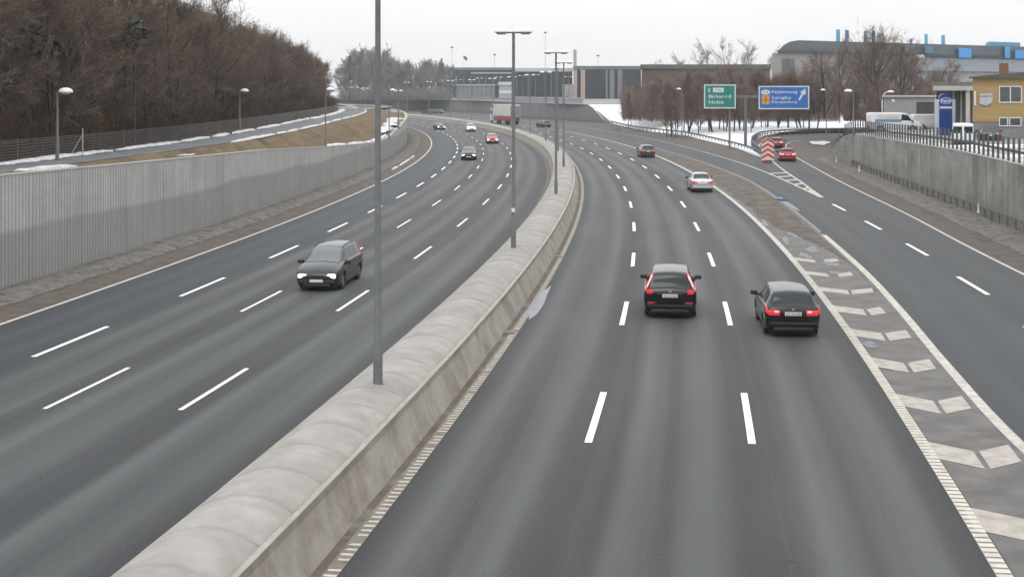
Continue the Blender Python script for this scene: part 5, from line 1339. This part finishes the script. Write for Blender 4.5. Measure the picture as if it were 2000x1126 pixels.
fv = variants('bare_tree', [dict(seed=k, H=10.2 + .5 * k, spread=3.6 + .2 * (k % 3), n1=18, n2=8, n3=9, n4=5, tw=.020, low=.06, up=.85, trunk_r=.13) for k in range(4)] + [dict(seed=9, H=12.5, spread=3.4, n1=13, n2=7, n3=7, n4=3, tw=.020, low=.25, up=.9, trunk_r=.15)], BARK, TWIG)
rr_ = random.Random(11); cnt = 0; pos = []
for row, (du, st_) in enumerate([(1.8, 3.6), (5.5, 4.2), (10, 5.0), (16, 6.5), (24, 8.5)]):
    s = 44 + row * 3
    while s < (262 if row < 3 else 235):
        u = interp(PL, min(s, 240)) - 1.0 - du - (1.2 if s > 110 else 0) + rr_.uniform(-1, 1) * 1.0
        if s > 235: u -= (s - 235) * .25
        pos.append((u, s + rr_.uniform(-1, 1) * 1.2, row)); s += st_ * rr_.uniform(.8, 1.2) * (1 if s < 150 else 1.15)
for k, (u, s, row) in enumerate(pos):
    x, y = P(u, s)
    if x / y < -.62: continue
    hs_ = interp([(40, .98), (90, .98), (130, .97), (170, .92), (220, .80), (262, .72)], s) * rr_.uniform(.92, 1.05)
    i = 4 if rr_.random() < .22 else rr_.randrange(4)
    plant(fv, i, x, y, UP - .1, hs_, 'bare brown woodland tree in the dense wood above the left wall, one of many alike', 'bare trees in the left wood'); cnt += 1
# thicket under the wood
mb = MB(); r5 = random.Random(21)
for i in range(15000):
    s = 42 + 218 * r5.random() ** 1.25; u = interp(PL, min(s, 240)) - 1.7 - r5.random() ** 1.5 * 10; x, y = P(u, s)
    h = .6 + 2.3 * r5.random(); p = Vector((x, y, UP)); d = Vector((r5.gauss(0, .35), r5.gauss(0, .35), 1)).normalized()
    e = p + d * h; mb.ribbon(p, e, .022)
    for k in range(4):
        q = p.lerp(e, .25 + .7 * r5.random()); mb.ribbon(q, q + Vector((r5.gauss(0, .5), r5.gauss(0, .5), .3 + r5.random() * .4)), .014)
tag(mb.build('undergrowth', mat('undergrowth_twigs', (.045, .032, .026), (.085, .052, .034), .35, 1, c3=(.11, .07, .03), s3=.12, lo3=.56, hi3=.68), norm=False), kind='stuff')
# dark evergreens inside the wood
def conifer(seed, H, rad, dens=900, low=.12):
    r = random.Random(seed); tk = MB().tube([(0, 0, -.2), (0, 0, H)], [.12, .02], 6, False); cr = MB()
    for i in range(dens):
        f = r.random() ** .8; z = H * (low + (1 - low) * f); R0 = rad * (1 - f) ** (.8 if low < .5 else .4) * (.5 + .5 * r.random()); a = r.random() * 6.28
        p = Vector((cos(a) * R0, sin(a) * R0, z)); d = Vector((cos(a) + r.gauss(0, .4), sin(a) + r.gauss(0, .4), r.gauss(-.1, .3))).normalized() * (.25 + .3 * r.random()); n_ = d.cross(Vector((0, 0, 1))).normalized() * .12
        k = len(cr.v); cr.v += [tuple(p - d - n_), tuple(p + d * .4 - n_ * .9), tuple(p + d), tuple(p + d * .2 + n_)]; cr.face(k, k + 1, k + 2, k + 3)
    return tk, cr
for k, (px, Y, zz, H, rad, lb) in enumerate([(66, 70, 4.4, 6.6, 1.7, 'dark green fir half hidden in the bare wood at far left'), (262, 80, 4.4, 7.6, 1.3, 'second dark fir half hidden in the wood, right of the left lamp'), (862, 560, 4.3, 17, 4.5, 'small dark conifer on the skyline left of the glass offices'), (683, 430, 4.3, 15, 5, 'dark evergreen tree just beyond the right end of the wood')]):
    tk, cr = conifer(k, H, rad, 1100 if k > 1 else [330, 150][k], .12 if k > 1 else .78); r = empty('conifer', at(px, Y, zz), 0, lb, 'tree'); tk.build('trunk', BARK, r, norm=False); cr.build('crown', EVERG, r, norm=False)
# far grey trees on the left horizon
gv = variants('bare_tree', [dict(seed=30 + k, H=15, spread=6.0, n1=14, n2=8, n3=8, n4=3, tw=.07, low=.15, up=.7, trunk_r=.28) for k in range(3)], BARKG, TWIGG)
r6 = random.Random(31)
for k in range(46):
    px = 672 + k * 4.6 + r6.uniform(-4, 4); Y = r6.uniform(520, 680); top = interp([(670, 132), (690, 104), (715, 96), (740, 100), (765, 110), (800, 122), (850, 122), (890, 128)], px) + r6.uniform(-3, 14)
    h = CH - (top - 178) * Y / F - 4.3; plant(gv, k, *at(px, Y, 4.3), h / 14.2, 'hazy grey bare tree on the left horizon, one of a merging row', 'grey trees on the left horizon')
mb = MB(); r9 = random.Random(91)
for i in range(3500):
    px = r9.uniform(664, 880); Y = r9.uniform(520, 560); x = (px - 1000) / F * Y; p = Vector((x, Y, 4.3)); e = p + Vector((r9.gauss(0, 1), r9.gauss(0, 1), r9.uniform(1, 5)))
    mb.ribbon(p, e, .07)
    for k in range(4): q = p.lerp(e, r9.uniform(.3, 1)); mb.ribbon(q, q + Vector((r9.gauss(0, 1), r9.gauss(0, 1), r9.uniform(.5, 1.6))), .05)
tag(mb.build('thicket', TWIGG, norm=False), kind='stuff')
# trees and thicket on the snow field
sv = variants('bare_tree', [dict(seed=50 + k, H=7.5, spread=1.3 + .35 * k, n1=15, n2=6, n3=6, n4=3, tw=.022, low=[.22, .35, .12, .3][k], up=1.3, trunk_r=.085, fork=(k == 1)) for k in range(4)], BARK, TWIG2)
r7 = random.Random(41)
for k in range(74):
    px = 1228 + (k % 37) * 10.2 + r7.uniform(-6, 6); Y = r7.uniform(238, 298) if k < 37 else r7.uniform(222, 245)
    if k >= 37 and px < 1290: Y = r7.uniform(255, 290)
    if k >= 37 and px > 1395 and Y < 232: Y += 14
    if 1380 < px < 1600: Y = max(Y, 247 if px > 1470 else 236)
    x = (px - 1000) / F * Y
    top = interp([(1230, 178), (1260, 165), (1330, 150), (1500, 138), (1600, 150)], px) + r7.uniform(-12, 48); h = CH - (top - 178) * Y / F - gz(x, Y)
    plant(sv, k, x, Y, gz(x, Y) - .1, h / 7.0, 'slim bare tree in the thicket standing in the snow behind the road signs', 'bare trees on the snow field', cat='tree')
mb = MB(); r8 = random.Random(61)
for i in range(21000):
    if i < 15000: px = r8.uniform(1215, 1640); Y = r8.uniform(262, 300); hh_ = r8.uniform(1.0, 9.5) * (.66 + .35 * sin(px * .09) * sin(px * .037 + 1))
    else: px = r8.uniform(1648, 1850); Y = r8.uniform(186, 240); hh_ = r8.uniform(1, 6.0) * (.65 + .35 * sin(px * .07))
    x = (px - 1000) / F * Y; z = (gz(x, Y) if i < 15000 else (3.7 if px > 1640 else 1.5)) - .1; p = Vector((x, Y, z)); e = p + Vector((r8.gauss(0, .5), r8.gauss(0, .5), hh_))
    mb.ribbon(p, e, .022)
    for k in range(5): q = p.lerp(e, r8.uniform(.25, 1)); mb.ribbon(q, q + Vector((r8.gauss(0, .6), r8.gauss(0, .6), r8.uniform(.2, .9))), .022)
tag(mb.build('thicket', TWIG2, norm=False), kind='stuff')
# tall thin trees behind the brown block
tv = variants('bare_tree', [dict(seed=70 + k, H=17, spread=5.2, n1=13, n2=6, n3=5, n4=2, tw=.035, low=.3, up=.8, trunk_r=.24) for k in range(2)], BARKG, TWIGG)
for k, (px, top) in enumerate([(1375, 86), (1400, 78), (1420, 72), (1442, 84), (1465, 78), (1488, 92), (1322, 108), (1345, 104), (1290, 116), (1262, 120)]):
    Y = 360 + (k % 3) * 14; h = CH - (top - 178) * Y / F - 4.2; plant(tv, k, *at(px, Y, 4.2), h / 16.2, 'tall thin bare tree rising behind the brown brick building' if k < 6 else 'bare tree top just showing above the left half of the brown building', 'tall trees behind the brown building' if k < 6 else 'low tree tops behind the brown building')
# big trees in front of the factory
bv = variants('bare_tree', [dict(seed=80 + k, H=13.5, spread=6.2, n1=15, n2=7, n3=6, n4=3, tw=.020, low=.14, up=.6, trunk_r=.22, fork=(k == 0)) for k in range(2)], BARK, TWIG)
for k, (px, top, Y) in enumerate([(1610, 88, 215), (1652, 72, 205), (1690, 48, 200), (1722, 60, 196), (1755, 72, 205), (1790, 96, 210), (1825, 112, 212), (1570, 118, 262), (1545, 138, 268), (1855, 140, 230), (1590, 128, 245), (1675, 110, 225), (1735, 105, 228), (1630, 120, 222), (1705, 92, 232), (1770, 118, 198), (1805, 128, 202), (1835, 150, 206), (1655, 140, 190), (1718, 145, 188)]):
    h = CH - (top - 178) * Y / F - 3.9; plant(bv, k, *at(px, Y, 3.7), h / 13, ['tallest bare tree', 'broad bare tree'][0] + ' in front of the factory chimneys' if k == 2 else 'large bare brown tree in the group in front of the pale factory', 'large bare trees before the factory')
for k, px in enumerate([1640, 1660, 1700, 1740, 1780, 1810]):
    plant(sv, k, *at(px, 178 + (k % 2) * 8, 3.7), .62, 'low bare shrub behind the parked vans, one of a similar row', 'shrubs behind the parked vans', cat='shrub')

# ------------------------------------------------------------------ winter air
hz = MB().box(-900, 900, -60, 1500, -1.2, 60).build('haze', None if False else bpy.data.materials.new('haze_air'))
hm = hz.data.materials[0]; hm.use_nodes = True; hm.node_tree.nodes.clear()
ho = hm.node_tree.nodes.new('ShaderNodeOutputMaterial'); pv = hm.node_tree.nodes.new('ShaderNodeVolumePrincipled')
pv.inputs['Color'].default_value = (.9, .93, .96, 1); pv.inputs['Density'].default_value = .00024; hm.node_tree.links.new(pv.outputs[0], ho.inputs['Volume'])
hz['kind'] = 'stuff'
